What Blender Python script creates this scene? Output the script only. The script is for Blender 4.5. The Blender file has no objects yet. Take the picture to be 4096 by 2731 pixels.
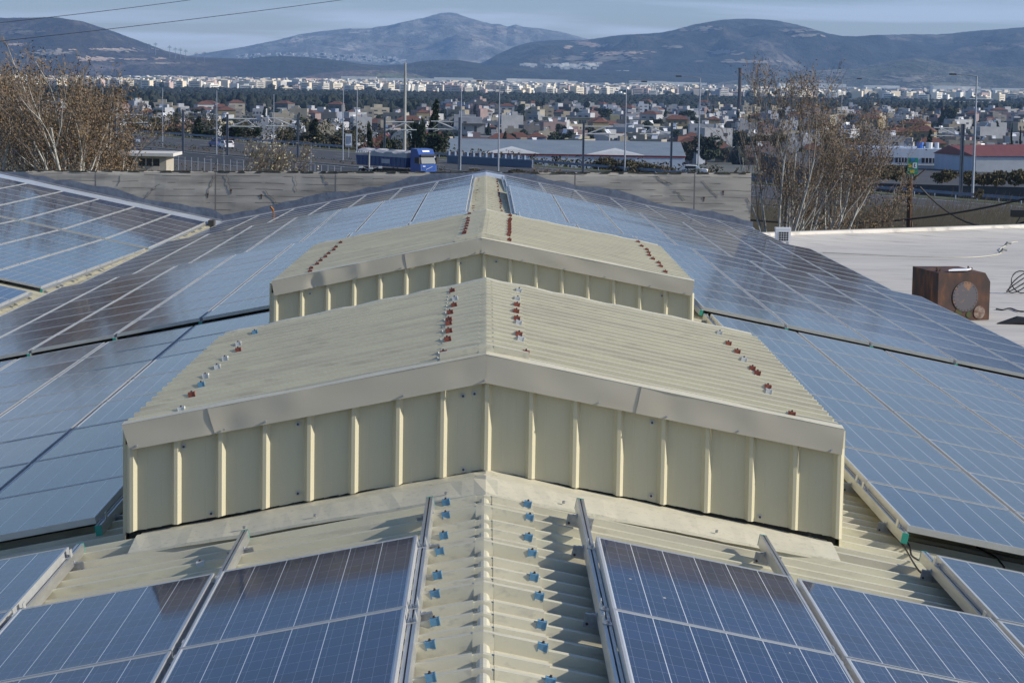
import bpy, math, random
from mathutils import Vector, Matrix, noise
R = random.Random(7)
col = bpy.context.scene.collection
sc = bpy.context.scene
sin, cos, pi = math.sin, math.cos, math.pi

# ------------------------------------------------------------------ camera model
F, TH, YAW, ROLL, CX, CZ = 9814.8, 0.108, 0.0111, 0.0164, -0.0869, 2.2
_fw = Vector((sin(YAW), cos(YAW), 0)); _rt = Vector((cos(YAW), -sin(YAW), 0)); _up = Vector((0, 0, 1))
fwd = _fw*cos(TH) - _up*sin(TH); up0 = _fw*sin(TH) + _up*cos(TH)
rgt = _rt*cos(ROLL) + up0*sin(ROLL); upv = up0*cos(ROLL) - _rt*sin(ROLL)
CAM = Vector((CX, 0, CZ))
cd = bpy.data.cameras.new('camera'); cam = bpy.data.objects.new('camera', cd); col.objects.link(cam)
cam.matrix_world = Matrix(((rgt.x, upv.x, -fwd.x, CX), (rgt.y, upv.y, -fwd.y, 0), (rgt.z, upv.z, -fwd.z, CZ), (0, 0, 0, 1)))
cd.lens = F/4096*36; cd.sensor_width = 36; cd.clip_start = 0.5; cd.clip_end = 60000
sc.camera = cam

def ray(u, v): return fwd + rgt*((u-2048)/F) + upv*(-(v-1365.5)/F)
def atz(u, v, z): r = ray(u, v); return CAM + r*((z-CZ)/r.z)
def aty(u, v, y): r = ray(u, v); return CAM + r*(y/r.y)
def px(p):
    d = Vector(p)-CAM; w = d.dot(fwd)
    return 2048 + F*d.dot(rgt)/w, 1365.5 - F*d.dot(upv)/w, w

# ------------------------------------------------------------------ tagging
def tag(o, label=None, cat=None, group=None, kind=None):
    if label: o['label'] = label
    if cat: o['category'] = cat
    if group: o['group'] = group
    if kind: o['kind'] = kind
    return o
def empty(name, loc=(0, 0, 0), rz=0):
    o = bpy.data.objects.new(name, None); o.empty_display_size = .2
    o.location = loc; o.rotation_euler = (0, 0, rz); col.objects.link(o); return o
ORD = ['first', 'second', 'third', 'fourth', 'fifth', 'sixth', 'seventh', 'eighth', 'ninth', 'tenth', 'eleventh', 'twelfth']
def nth(i):
    if i < 12: return ORD[i]
    n = i+1; return f"{n}{'th' if 10 <= n % 100 <= 20 else {1:'st',2:'nd',3:'rd'}.get(n%10,'th')}"

class MB:
    def __init__(s): s.v = []; s.f = []; s.m = []; s.uv = {}
    def face(s, idx, m=0, uv=None):
        if uv: s.uv[len(s.f)] = uv
        s.f.append(idx); s.m.append(m)
    def add(s, vs, fs, m=0):
        b = len(s.v); s.v += [tuple(p) for p in vs]
        for f in fs: s.face([b+i for i in f], m)
    def quad(s, a, b, c, d, m=0, uv=None):
        k = len(s.v); s.v += [tuple(a), tuple(b), tuple(c), tuple(d)]; s.face([k, k+1, k+2, k+3], m, uv)
    def box(s, x0, x1, y0, y1, z0, z1, m=0, T=None):
        vs = [Vector((x, y, z)) for z in (z0, z1) for y in (y0, y1) for x in (x0, x1)]
        if T: vs = [T @ p for p in vs]
        s.add(vs, [(0, 2, 3, 1), (4, 5, 7, 6), (0, 1, 5, 4), (1, 3, 7, 5), (3, 2, 6, 7), (2, 0, 4, 6)], m)
    def tube(s, pts, rs, n=6, m=0, cap=True):
        pts = [Vector(p) for p in pts]
        if not hasattr(rs, '__len__'): rs = [rs]*len(pts)
        b = len(s.v); L = len(pts)
        for i, p in enumerate(pts):
            d = (pts[min(i+1, L-1)]-pts[max(i-1, 0)]).normalized()
            a = d.cross(Vector((0, 0, 1)))
            if a.length < .05: a = d.cross(Vector((0, 1, 0)))
            a.normalize(); c = a.cross(d)
            for k in range(n):
                t = 2*pi*k/n; s.v.append(tuple(p + a*(rs[i]*cos(t)) + c*(rs[i]*sin(t))))
        for i in range(L-1):
            for k in range(n):
                k2 = (k+1) % n
                s.face([b+i*n+k, b+i*n+k2, b+(i+1)*n+k2, b+(i+1)*n+k], m)
        if cap:
            s.face([b+k for k in range(n)][::-1], m); s.face([b+(L-1)*n+k for k in range(n)], m)
    def build(s, name, mats, parent=None, smooth=False, link=True):
        me = bpy.data.meshes.new(name); me.from_pydata(s.v, [], s.f)
        if not isinstance(mats, (list, tuple)): mats = [mats]
        for m in mats: me.materials.append(m)
        me.polygons.foreach_set('material_index', s.m)
        if s.uv:
            L = me.uv_layers.new(name='UVMap')
            for fi, uv in s.uv.items():
                for li, c in zip(me.polygons[fi].loop_indices, uv): L.data[li].uv = c
        if smooth: me.polygons.foreach_set('use_smooth', [True]*len(s.f))
        me.update()
        o = bpy.data.objects.new(name, me)
        if link: col.objects.link(o)
        if parent: o.parent = parent
        return o
def mesh_copy(o, parent=None, **kw):
    c = o.copy(); col.objects.link(c); c.parent = parent
    return c
def copy_tree(o, kids):
    c = o.copy(); col.objects.link(c)
    for ch in kids[o]:
        d = ch.copy(); col.objects.link(d); d.parent = c
        for g in kids.get(ch, []):
            e = g.copy(); col.objects.link(e); e.parent = d
    return c

# ------------------------------------------------------------------ materials
def nodes(name):
    m = bpy.data.materials.new(name); m.use_nodes = True; nt = m.node_tree
    return m, nt, nt.nodes['Principled BSDF']
def mat(name, c1, c2=None, scale=3, rough=.6, metal=0, bump=0, stretch=(1, 1, 1), lo=.35, hi=.65, detail=5, c3=None, s3=20, coord='Object', bscale=None, rvar=0):
    m, nt, b = nodes(name); N = nt.nodes.new; L = nt.links.new
    b.inputs['Base Color'].default_value = (*c1, 1); b.inputs['Roughness'].default_value = rough; b.inputs['Metallic'].default_value = metal
    if c2 or bump:
        tc = N('ShaderNodeTexCoord'); mp = N('ShaderNodeMapping'); mp.inputs['Scale'].default_value = stretch
        L(tc.outputs[coord], mp.inputs['Vector'])
    if c2:
        nz = N('ShaderNodeTexNoise'); nz.inputs['Scale'].default_value = scale; nz.inputs['Detail'].default_value = detail; nz.inputs['Roughness'].default_value = .6
        L(mp.outputs[0], nz.inputs['Vector'])
        mr = N('ShaderNodeMapRange'); mr.inputs['From Min'].default_value = lo; mr.inputs['From Max'].default_value = hi
        L(nz.outputs[0], mr.inputs[0])
        mx = N('ShaderNodeMix'); mx.data_type = 'RGBA'; mx.inputs['A'].default_value = (*c1, 1); mx.inputs['B'].default_value = (*c2, 1)
        L(mr.outputs[0], mx.inputs['Factor']); out = mx.outputs['Result']
        if c3:
            n3 = N('ShaderNodeTexNoise'); n3.inputs['Scale'].default_value = s3; n3.inputs['Detail'].default_value = 6
            L(mp.outputs[0], n3.inputs['Vector'])
            m3 = N('ShaderNodeMapRange'); m3.inputs['From Min'].default_value = .55; m3.inputs['From Max'].default_value = .72
            L(n3.outputs[0], m3.inputs[0])
            x3 = N('ShaderNodeMix'); x3.data_type = 'RGBA'; x3.inputs['B'].default_value = (*c3, 1)
            L(out, x3.inputs['A']); L(m3.outputs[0], x3.inputs['Factor']); out = x3.outputs['Result']
        L(out, b.inputs['Base Color'])
        if rvar:
            rr = N('ShaderNodeMapRange'); rr.inputs['To Min'].default_value = rough; rr.inputs['To Max'].default_value = rough+rvar
            L(mr.outputs[0], rr.inputs[0]); L(rr.outputs[0], b.inputs['Roughness'])
    if bump:
        n2 = N('ShaderNodeTexNoise'); n2.inputs['Scale'].default_value = bscale or scale*4; n2.inputs['Detail'].default_value = 5
        L(mp.outputs[0], n2.inputs['Vector'])
        bp = N('ShaderNodeBump'); bp.inputs['Strength'].default_value = bump; bp.inputs['Distance'].default_value = .02
        L(n2.outputs[0], bp.inputs['Height']); L(bp.outputs[0], b.inputs['Normal'])
    return m
M = {}
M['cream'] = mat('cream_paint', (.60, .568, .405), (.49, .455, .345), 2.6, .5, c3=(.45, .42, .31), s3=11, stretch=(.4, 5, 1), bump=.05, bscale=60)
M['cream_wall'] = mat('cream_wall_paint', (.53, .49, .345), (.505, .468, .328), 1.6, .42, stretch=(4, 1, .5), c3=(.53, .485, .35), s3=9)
M['fascia'] = mat('fascia_shaded_cream', (.49, .445, .352), (.47, .43, .34), 3, .36)  # same cream paint as the roof, darkened to put its shade into the colour
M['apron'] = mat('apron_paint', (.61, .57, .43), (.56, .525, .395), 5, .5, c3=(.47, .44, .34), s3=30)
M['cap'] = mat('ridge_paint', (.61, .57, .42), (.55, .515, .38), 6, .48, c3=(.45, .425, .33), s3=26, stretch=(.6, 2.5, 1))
M['alu'] = mat('aluminium', (.62, .62, .60), (.50, .50, .48), 9, .38, .85, stretch=(4, .4, 4))
M['frame'] = mat('frame_aluminium', (.60, .60, .58), (.54, .54, .52), 6, .4, .55)
M['galv'] = mat('galvanised', (.50, .52, .55), (.38, .40, .44), 25, .4, .8)
M['dark'] = mat('dark_gap', (.02, .02, .018), rough=.8)
M['slot'] = mat('rail_slot', (.05, .05, .045), rough=.6)
M['blue_clip'] = mat('blue_clip', (.12, .29, .44), (.10, .24, .37), 40, .5)
M['red_clip'] = mat('red_clip', (.27, .075, .045), (.20, .055, .035), 40, .6)
M['white_clip'] = mat('white_clip', (.60, .62, .62), (.50, .52, .52), 40, .5)
M['screw'] = mat('rusty_screw', (.07, .05, .045), rough=.5, metal=.4)
M['green_cap'] = mat('green_plastic', (.03, .30, .22), rough=.5)
M['cable'] = mat('black_cable', (.015, .015, .016), rough=.5)
M['flash'] = mat('end_flashing', (.55, .60, .66), (.45, .50, .57), 2, .35, .3)
M['seal'] = mat('silver_membrane', (.20, .225, .27), (.13, .15, .19), 5, .5, .3, bump=.5, bscale=8)
M['white_roof'] = mat('white_membrane', (.58, .545, .485), (.49, .46, .41), .8, .65, stretch=(.35, 1.4, 1), c3=(.34, .32, .28), s3=2, bump=.1)
def seam(m, axis, per, w_, c):
    nt = m.node_tree; b = nt.nodes['Principled BSDF']; l = b.inputs['Base Color'].links[0]; N = nt.nodes.new; L = nt.links.new; src = l.from_socket
    tc = N('ShaderNodeTexCoord'); sp = N('ShaderNodeSeparateXYZ'); L(tc.outputs['Object'], sp.inputs[0])
    a = N('ShaderNodeMath'); a.operation = 'MULTIPLY'; L(sp.outputs[axis], a.inputs[0]); a.inputs[1].default_value = 1/per
    f = N('ShaderNodeMath'); f.operation = 'FRACT'; L(a.outputs[0], f.inputs[0])
    g = N('ShaderNodeMath'); g.operation = 'LESS_THAN'; L(f.outputs[0], g.inputs[0]); g.inputs[1].default_value = w_
    x = N('ShaderNodeMix'); x.data_type = 'RGBA'; L(g.outputs[0], x.inputs['Factor']); L(src, x.inputs['A']); x.inputs['B'].default_value = (*c, 1); L(x.outputs['Result'], b.inputs['Base Color'])
seam(M['white_roof'], 1, 2.1, .03, (.42, .40, .37))
M['black'] = mat('black_rubber', (.012, .012, .014), rough=.6)
M['blue_dark'] = mat('gap_shade', (.04, .04, .035), rough=.9)  # near black for the painted shade under the monitor walls

def make_pv():
    m, nt, b = nodes('solar_cells'); N = nt.nodes.new; L = nt.links.new
    uv = N('ShaderNodeUVMap'); sp = N('ShaderNodeSeparateXYZ'); L(uv.outputs[0], sp.inputs[0])
    def ma(op, a, bb=None, c=None):
        n = N('ShaderNodeMath'); n.operation = op
        for i, q in enumerate((a, bb, c)):
            if q is None: continue
            if isinstance(q, (int, float)): n.inputs[i].default_value = q
            else: L(q, n.inputs[i])
        return n.outputs[0]
    def line(x, n, w, off=0.0):
        fr = ma('FRACT', ma('ADD', ma('MULTIPLY', x, n), off)); d = ma('ABSOLUTE', ma('SUBTRACT', fr, .5))
        return ma('GREATER_THAN', d, .5-w)
    U, V = sp.outputs[0], sp.outputs[1]
    strong = line(U, 6, .011); rows = line(V, 10, .007); bus = line(U, 18, .015, .5)
    # border of backsheet
    bx = ma('GREATER_THAN', ma('ABSOLUTE', ma('SUBTRACT', U, .5)), .492); by = ma('GREATER_THAN', ma('ABSOLUTE', ma('SUBTRACT', V, .5)), .4955)
    oi = N('ShaderNodeObjectInfo')
    tc = N('ShaderNodeTexCoord')
    # per cell tone
    cell = N('ShaderNodeCombineXYZ'); L(ma('FLOOR', ma('MULTIPLY', U, 6)), cell.inputs[0]); L(ma('FLOOR', ma('MULTIPLY', V, 10)), cell.inputs[1]); L(ma('MULTIPLY', oi.outputs['Random'], 50), cell.inputs[2])
    wn = N('ShaderNodeTexWhiteNoise'); L(cell.outputs[0], wn.inputs['Vector'])
    base = N('ShaderNodeMix'); base.data_type = 'RGBA'; base.inputs['A'].default_value = (.007, .014, .046, 1); base.inputs['B'].default_value = (.011, .023, .075, 1)
    L(wn.outputs['Value'], base.inputs['Factor'])
    vo = N('ShaderNodeTexVoronoi'); vo.inputs['Scale'].default_value = 45; L(tc.outputs['Object'], vo.inputs['Vector'])
    v2 = N('ShaderNodeMix'); v2.data_type = 'RGBA'; v2.blend_type = 'MULTIPLY'; v2.inputs['Factor'].default_value = .18
    L(base.outputs['Result'], v2.inputs['A']); L(vo.outputs['Color'], v2.inputs['B'])
    def over(a, colr, fac, k=1.0):
        x = N('ShaderNodeMix'); x.data_type = 'RGBA'; L(a, x.inputs['A']); x.inputs['B'].default_value = (*colr, 1)
        L(ma('MULTIPLY', fac, k), x.inputs['Factor']); return x.outputs['Result']
    c = over(v2.outputs['Result'], (.42, .46, .54), bus, .34)
    c = over(c, (.42, .46, .56), rows, .50)
    c = over(c, (.70, .72, .74), strong, .9)
    c = over(c, (.60, .62, .62), ma('MAXIMUM', bx, by), .9)
    # thin dust film
    dn = N('ShaderNodeTexNoise'); dn.inputs['Scale'].default_value = 1.3; dn.inputs['Detail'].default_value = 5
    L(tc.outputs['Object'], dn.inputs['Vector'])
    c = over(c, (.25, .24, .22), dn.outputs[0], .02)
    edge = N('ShaderNodeMapRange'); edge.inputs['From Min'].default_value = .07; edge.inputs['From Max'].default_value = .0; L(V, edge.inputs[0])
    c = over(c, (.30, .28, .24), ma('MULTIPLY', edge.outputs[0], dn.outputs[0]), .28)
    L(c, b.inputs['Base Color'])
    rr = N('ShaderNodeMapRange'); rr.inputs['To Min'].default_value = .04; rr.inputs['To Max'].default_value = .12; L(dn.outputs[0], rr.inputs[0])
    L(rr.outputs[0], b.inputs['Roughness']); b.inputs['IOR'].default_value = 1.34; b.inputs['Specular IOR Level'].default_value = .30
    return m
M['pv'] = make_pv()

# ------------------------------------------------------------------ roof geometry
ZN = [(-10, .02), (8, .014), (20, .005), (29, 0), (36, -.04), (43, -.12), (50, -.21), (57.5, -.31), (69.5, -.53), (72, -.58)]
def lerp_tab(T, y):
    for (a, za), (b, zb) in zip(T, T[1:]):
        if y <= b: return za + (zb-za)*max(0, (y-a))/(b-a)
    return T[-1][1]
def zr(y): return lerp_tab(ZN, y)
SR, SL = .1943, .2039
def xr(y): return -.065 - .001*y
def roofpt(x, y, n=0.0):
    a = x - xr(y)
    return Vector((x, y, zr(y) - .165 - (SR*a if a > 0 else -SL*a) + n))
RIB_H = .04
def rib_profile(y0, y1, phase, pitch=.25, h=RIB_H, wb=.058, wt=.034, lap=None, laph=.008):
    """list of (y, n) along the length; ribs centred on phase + k*pitch"""
    pr = [(y0, 0.0)]; k = math.ceil((y0+wb/2-phase)/pitch)
    while phase + k*pitch + wb/2 <= y1 + 1e-6:
        c = phase + k*pitch; e = laph if (lap and k % lap == 0) else 0
        pr += [(c-wb/2, 0), (c-wt/2-(.004 if e else 0), h+e), (c+wt/2+(.004 if e else 0), h+e), (c+wb/2, 0)]; k += 1
    pr.append((y1, 0.0))
    return [p for i, p in enumerate(pr) if i == 0 or p[0] > pr[i-1][0]+1e-5]
def ribbed(mb, prof, xs, fn, m=0, depth=0.0, off=0.0, xfun=None):
    """sheet: prof (y,n) x xs ; fn(x,y,n) -> point; depth closes it into a slab with flat underside"""
    b = len(mb.v); nx = len(xfun(prof[0][0])) if xfun else len(xs)
    for y, n in prof:
        for x in (xfun(y) if xfun else xs): mb.v.append(tuple(fn(x, y, n+off)))
    for i in range(len(prof)-1):
        for j in range(nx-1):
            a = b+i*nx+j; mb.face([a, a+1, a+nx+1, a+nx], m)
    if depth:
        b2 = len(mb.v)
        for y, n in prof:
            X = xfun(y) if xfun else xs
            for x in (X[0], X[-1]): mb.v.append(tuple(fn(x, y, off-depth)))
        for i in range(len(prof)-1):
            mb.face([b+i*nx, b+(i+1)*nx, b2+(i+1)*2, b2+i*2], m)
            mb.face([b+(i+1)*nx+nx-1, b+i*nx+nx-1, b2+i*2+1, b2+(i+1)*2+1], m)
            mb.face([b2+i*2, b2+(i+1)*2, b2+(i+1)*2+1, b2+i*2+1], m)
XV = -7.86      # valley
XE = 7.72       # right eave
YE = 69.9       # end of the ribbed roof
PH = 12.94
bld = empty('industrial_building', (0, 30, -12))
tag(bld, 'long industrial hall with cream ribbed metal roof of shallow gables, covered in solar panels', 'building')
def part(mb, name, m, smooth=False, parent=bld):
    o = mb.build(name, m, None, smooth)
    o.parent = parent; o.matrix_parent_inverse = Matrix.Translation(parent.location).inverted() if parent.rotation_euler.z == 0 else parent.matrix_world.inverted()
    return o
mb = MB(); ribbed(mb, rib_profile(4, YE, PH, lap=4), [0], roofpt, 0, xfun=lambda y: [xr(y), xr(y)+2, xr(y)+5, XE]); part(mb, 'roof_slope', M['cream'])
mb = MB(); ribbed(mb, rib_profile(4, YE, PH, lap=4), [0], roofpt, 0, xfun=lambda y: [XV, -5, -2.2, xr(y)]); part(mb, 'roof_slope', M['cream'])
# gable beyond the valley
ZLN = [(-10, -1.60), (28.8, -1.60), (43.3, -1.69), (58, -1.98), (70, -2.08), (72, -2.10)]
def zl(y): return lerp_tab(ZLN, y)
def leftpt(x, y, n=0.0): return Vector((x, y, max(zl(y)-.14, roofpt(XV, y).z) + .2*(-7.86 - x) + n))
mb = MB(); ribbed(mb, rib_profile(4, YE, PH+.06, lap=4), [-15.6, -12, -9, XV], leftpt, 0); part(mb, 'roof_slope', M['cream'])
mb = MB(); ribbed(mb, [(4, 0), (YE, 0)], [-23.4, -15.6], lambda x, y, n: Vector((x, y, leftpt(-15.6, y).z - .2*(-15.6-x))), 0); part(mb, 'roof_slope', M['cream'])
# ridge cap with pinched ribs
def cap(y0, y1, fn, phase, xl, xrr, xc, name, parent, detail=True, lap=4, pitch=.25, m='cap', h=RIB_H):
    mb = MB()
    g = .045
    prof = rib_profile(y0, y1, phase, pitch=pitch, lap=lap, laph=.026, h=h)
    OFF = .007
    # left and right wings keep the ribs, the crown keeps only the lapped ribs
    ribbed(mb, prof, None or [0], fn, 0, off=OFF, xfun=lambda y: [xc(y)-xl, xc(y)-xl*.5, xc(y)-g])
    ribbed(mb, prof, [0], fn, 0, off=OFF, xfun=lambda y: [xc(y)+g, xc(y)+xrr*.5, xc(y)+xrr])
    k0 = math.ceil((y0-phase)/pitch); k1 = int((y1-phase)/pitch)
    pc = [(y0, -.001)]
    for k in range(k0, k1+1):
        if k % lap == 0:
            c = phase+k*pitch; pc += [(c-.036, -.001), (c-.018, h+.028), (c+.018, h+.028), (c+.036, -.001)]
    pc.append((y1, -.001)); pc = [p for i, p in enumerate(pc) if i == 0 or p[0] > pc[i-1][0]+1e-4]
    ribbed(mb, pc, [0], fn, 0, off=OFF, xfun=lambda y: [xc(y)-g, xc(y), xc(y)+g])
    # wing rib ends toward the crown and wing outer edges
    for k in range(k0, k1+1):
        c = phase+k*pitch
        if c-.04 < y0 or c+.04 > y1: continue
        for x in ((-xl, -g, g, xrr) if k % lap else (-xl, xrr)):
            X = xc(c)+x
            mb.quad(fn(X, c-.029, OFF), fn(X, c-.017, h+OFF), fn(X, c+.017, h+OFF), fn(X, c+.029, OFF))
        if detail:
            pa = []
            r = .025
            ya, yb = c+.02, c+pitch-.03
            for i in range(7):
                t = pi*i/6
                pa.append((cos(t)*r*1.1, sin(t)*r))
            b = len(mb.v)
            for yy, sc_ in ((ya, .6), (ya+.03, 1), (yb-.03, 1), (yb, .75)):
                for dx, dz in pa: mb.v.append(tuple(fn(xc(yy), yy, OFF+.002) + Vector((dx*sc_, 0, dz*sc_))))
            for i in range(3):
                for j in range(6): mb.face([b+i*7+j, b+(i+1)*7+j, b+(i+1)*7+j+1, b+i*7+j+1])
            mb.face([b+j for j in range(7)])
    return mb
part(cap(4, 14.3, roofpt, PH, .30, .27, xr, 'ridge_cap', bld), 'ridge_cap', M['cap'])
part(cap(29.6, YE-.3, roofpt, PH, .30, .27, xr, 'ridge_cap', bld, detail=False), 'ridge_cap', M['cap'])
# concrete parapet, end flashing, silver membrane
def zt(x): return -.775 + (x+14)*.0129
PY0 = 70.75
mb = MB()
xs = [-24 + i*1.05 for i in range(31)]; xs[-1] = 7.52
for a, b_ in zip(xs, xs[1:]):
    pass
nb = len(mb.v); nn = 0
rng = random.Random(3)
zs_ = lambda x: [-12, -3.2, zt(x)-.12, zt(x)-.02, zt(x)]
X = [-24 + i*.35 for i in range(91)]; X[-1] = 7.52
cols_ = []
for x in X:
    j = rng.uniform(-.008, .008)
    cols_.append([(x, PY0, -12), (x, PY0, -3.2), (x, PY0+rng.uniform(-.006, .01), zt(x)-.1), (x, PY0+.02, zt(x)-.02+j), (x, PY0+.06, zt(x)+j), (x, PY0+.24, zt(x)+j), (x, PY0+.25, -12)])
b0 = len(mb.v)
for c in cols_: mb.v += c
for i in range(len(X)-1):
    for j in range(6): a = b0+i*7+j; mb.face([a, a+7, a+8, a+1])
mb.face([b0+(len(X)-1)*7+j for j in range(7)])
def concrete_mat():
    m, nt, b = nodes('board_formed_concrete'); N = nt.nodes.new; L = nt.links.new
    tc = N('ShaderNodeTexCoord'); sp = N('ShaderNodeSeparateXYZ'); L(tc.outputs['Object'], sp.inputs[0])
    n1 = N('ShaderNodeTexNoise'); n1.inputs['Scale'].default_value = 1.2; n1.inputs['Detail'].default_value = 7
    mp = N('ShaderNodeMapping'); mp.inputs['Scale'].default_value = (.5, 1, 3); L(tc.outputs['Object'], mp.inputs[0]); L(mp.outputs[0], n1.inputs[0])
    cr = N('ShaderNodeValToRGB'); cr.color_ramp.elements[0].position = .32; cr.color_ramp.elements[0].color = (.24, .222, .19, 1)
    cr.color_ramp.elements[1].position = .62; cr.color_ramp.elements[1].color = (.45, .41, .345, 1); L(n1.outputs[0], cr.inputs[0])
    # board joints, wavy
    n2 = N('ShaderNodeTexNoise'); n2.inputs['Scale'].default_value = .8; L(tc.outputs['Object'], n2.inputs[0])
    ad = N('ShaderNodeMath'); ad.operation = 'MULTIPLY_ADD'; L(n2.outputs[0], ad.inputs[0]); ad.inputs[1].default_value = .12; L(sp.outputs[2], ad.inputs[2])
    mu = N('ShaderNodeMath'); mu.operation = 'MULTIPLY'; L(ad.outputs[0], mu.inputs[0]); mu.inputs[1].default_value = 5.2
    fr = N('ShaderNodeMath'); fr.operation = 'FRACT'; L(mu.outputs[0], fr.inputs[0])
    cmp_ = N('ShaderNodeMath'); cmp_.operation = 'LESS_THAN'; L(fr.outputs[0], cmp_.inputs[0]); cmp_.inputs[1].default_value = .09
    n3 = N('ShaderNodeTexNoise'); n3.inputs['Scale'].default_value = 2.5; mp3 = N('ShaderNodeMapping'); mp3.inputs['Scale'].default_value = (.6, 1, 5); L(tc.outputs['Object'], mp3.inputs[0]); L(mp3.outputs[0], n3.inputs[0])
    gt = N('ShaderNodeMath'); gt.operation = 'GREATER_THAN'; L(n3.outputs[0], gt.inputs[0]); gt.inputs[1].default_value = .48
    an = N('ShaderNodeMath'); an.operation = 'MULTIPLY'; L(cmp_.outputs[0], an.inputs[0]); L(gt.outputs[0], an.inputs[1])
    mx = N('ShaderNodeMix'); mx.data_type = 'RGBA'; L(an.outputs[0], mx.inputs['Factor']); L(cr.outputs[0], mx.inputs['A']); mx.inputs['B'].default_value = (.13, .12, .11, 1)
    # pour joints
    ba = N('ShaderNodeMath'); ba.operation = 'MULTIPLY_ADD'; L(sp.outputs[0], ba.inputs[0]); ba.inputs[1].default_value = .29; ba.inputs[2].default_value = .3
    bf = N('ShaderNodeMath'); bf.operation = 'FRACT'; L(ba.outputs[0], bf.inputs[0])
    bl = N('ShaderNodeMath'); bl.operation = 'LESS_THAN'; L(bf.outputs[0], bl.inputs[0]); bl.inputs[1].default_value = .012
    m2 = N('ShaderNodeMix'); m2.data_type = 'RGBA'; L(bl.outputs[0], m2.inputs['Factor']); L(mx.outputs['Result'], m2.inputs['A']); m2.inputs['B'].default_value = (.17, .16, .145, 1)
    L(m2.outputs['Result'], b.inputs['Base Color']); b.inputs['Roughness'].default_value = .9
    bp = N('ShaderNodeBump'); bp.inputs['Strength'].default_value = .5; bp.inputs['Distance'].default_value = .03; L(n1.outputs[0], bp.inputs['Height']); L(bp.outputs[0], b.inputs['Normal'])
    return m
M['concrete'] = concrete_mat()
par = part(mb, 'parapet', M['concrete']); tag(par, 'weathered board marked concrete parapet at the far end')
# mossy crumbly top edge
mb = MB()
for i in range(420):
    x = rng.uniform(-24, 7.4); w = rng.uniform(.05, .22); h = rng.uniform(.01, .035)
    z = zt(x); y = PY0 + rng.uniform(.0, .1)
    mb.add([(x-w, y, z-.03), (x+w, y, z-.03), (x+w*.5, y-.01, z+h), (x-w*.6, y+.02, z+h*.8), (x, y+.12, z+.001)], [(0, 1, 2, 3), (1, 4, 2), (2, 4, 3), (3, 4, 0)])
o = part(mb, 'crumbled_edge', mat('mossy_crust', (.09, .085, .06), (.05, .048, .035), 8, .95), parent=bld)
M['crack'] = mat('dark_crack', (.05, .045, .04), rough=.95)
for (u0, v0, u1, v1) in ((860, 700, 832, 775), (905, 695, 924, 765), (1130, 845, 1060, 760), (640, 735, 570, 800), (2810, 725, 2870, 790), (2990, 790, 3005, 850), (2700, 760, 2740, 800), (1290, 700, 1310, 740), (480, 705, 470, 745), (1180, 700, 1186, 770), (2620, 705, 2690, 740)):
    mb = MB(); n = 9; pts = []
    for i in range(n+1):
        f_ = i/n; p = aty(u0+(u1-u0)*f_+rng.uniform(-5, 5)*(0 < i < n), v0+(v1-v0)*f_+rng.uniform(-3, 3), PY0-.008); pts.append(p)
    mb.tube(pts, rng.uniform(.003, .006), 4); part(mb, 'crack', M['crack'])
for u, v in ((831, 778), (924, 762), (3006-190, 792), (1046, 782), (2893, 768)):
    mb = MB(); p = aty(u, v, PY0-.012); mb.box(p.x-.025, p.x+.025, p.y, p.y+.02, p.z-.02, p.z+.03); mb.box(p.x-.01, p.x+.012, p.y+.004, p.y+.02, p.z-.10, p.z-.021); part(mb, 'rust_stain', mat('rust_mark', (.11, .055, .03), (.07, .04, .025), 20, .9))
# flashing strip up against the parapet, following each slope
def deck_z(x, y):
    if x > XV: return roofpt(x, y).z
    if x > -15.6: return leftpt(x, y).z
    return leftpt(-15.6, y).z - .2*(-15.6-x)
mb = MB(); X = sorted(set([-23, -15.6, XV, xr(70)] + [-23+i*.3 for i in range(103)])); X = [x for x in X if x <= 7.7]
sec = [(69.45, .05), (69.5, .13), (70.15, .135), (70.35, .16)]
b0 = len(mb.v)
for x in X:
    for y, n in sec: mb.v.append((x, y, deck_z(x, y)+n+rng.uniform(-.006, .006)))
for i in range(len(X)-1):
    for j in range(3): a = b0+i*4+j; mb.face([a, a+4, a+5, a+1])
part(mb, 'end_flashing', M['flash'])
mb = MB(); b0 = len(mb.v)
for x in X:
    e = .16+.05*sin(x*2.1)+rng.uniform(-.045, .045)
    z = deck_z(x, 70.35)
    e = min(e, max(.01, zt(x)-.02-(z+.18)))
    mb.v += [(x, 70.345, z+.13), (x, 70.42, z+.165), (x, 70.73, z+.18), (x, 70.742, z+.18+e)]
for i in range(len(X)-1):
    for j in range(3): a = b0+i*4+j; mb.face([a, a+4, a+5, a+1], 1 if j == 0 else 0)
part(mb, 'silver_sealing_strip', [M['seal'], M['slot']])
# building walls under the roof
mb = MB(); mb.box(-23.3, -15.7, 4.1, 70.7, -12, -2.2); mb.box(-15.7, 7.6, 4.1, 70.7, -12, -2.3)
part(mb, 'outer_wall', mat('rendered_wall', (.4, .38, .33), (.33, .31, .27), 1, .9))
# valley gutter block
mb = MB()
p = leftpt(XV, 69.9); mb.box(XV-.06, XV+.1, 69.0, 69.5, p.z+.02, p.z+.22); part(mb, 'gutter_end', M['slot'])
mb = MB(); q = roofpt(-6.15, 69.5); mb.tube([q+Vector((0, 0, .05)), q+Vector((.02, .02, .22)), q+Vector((-.06, .05, .3))], .035, 5); part(mb, 'rusty_hook', mat('orange_rust', (.35, .14, .03), rough=.8))

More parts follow.
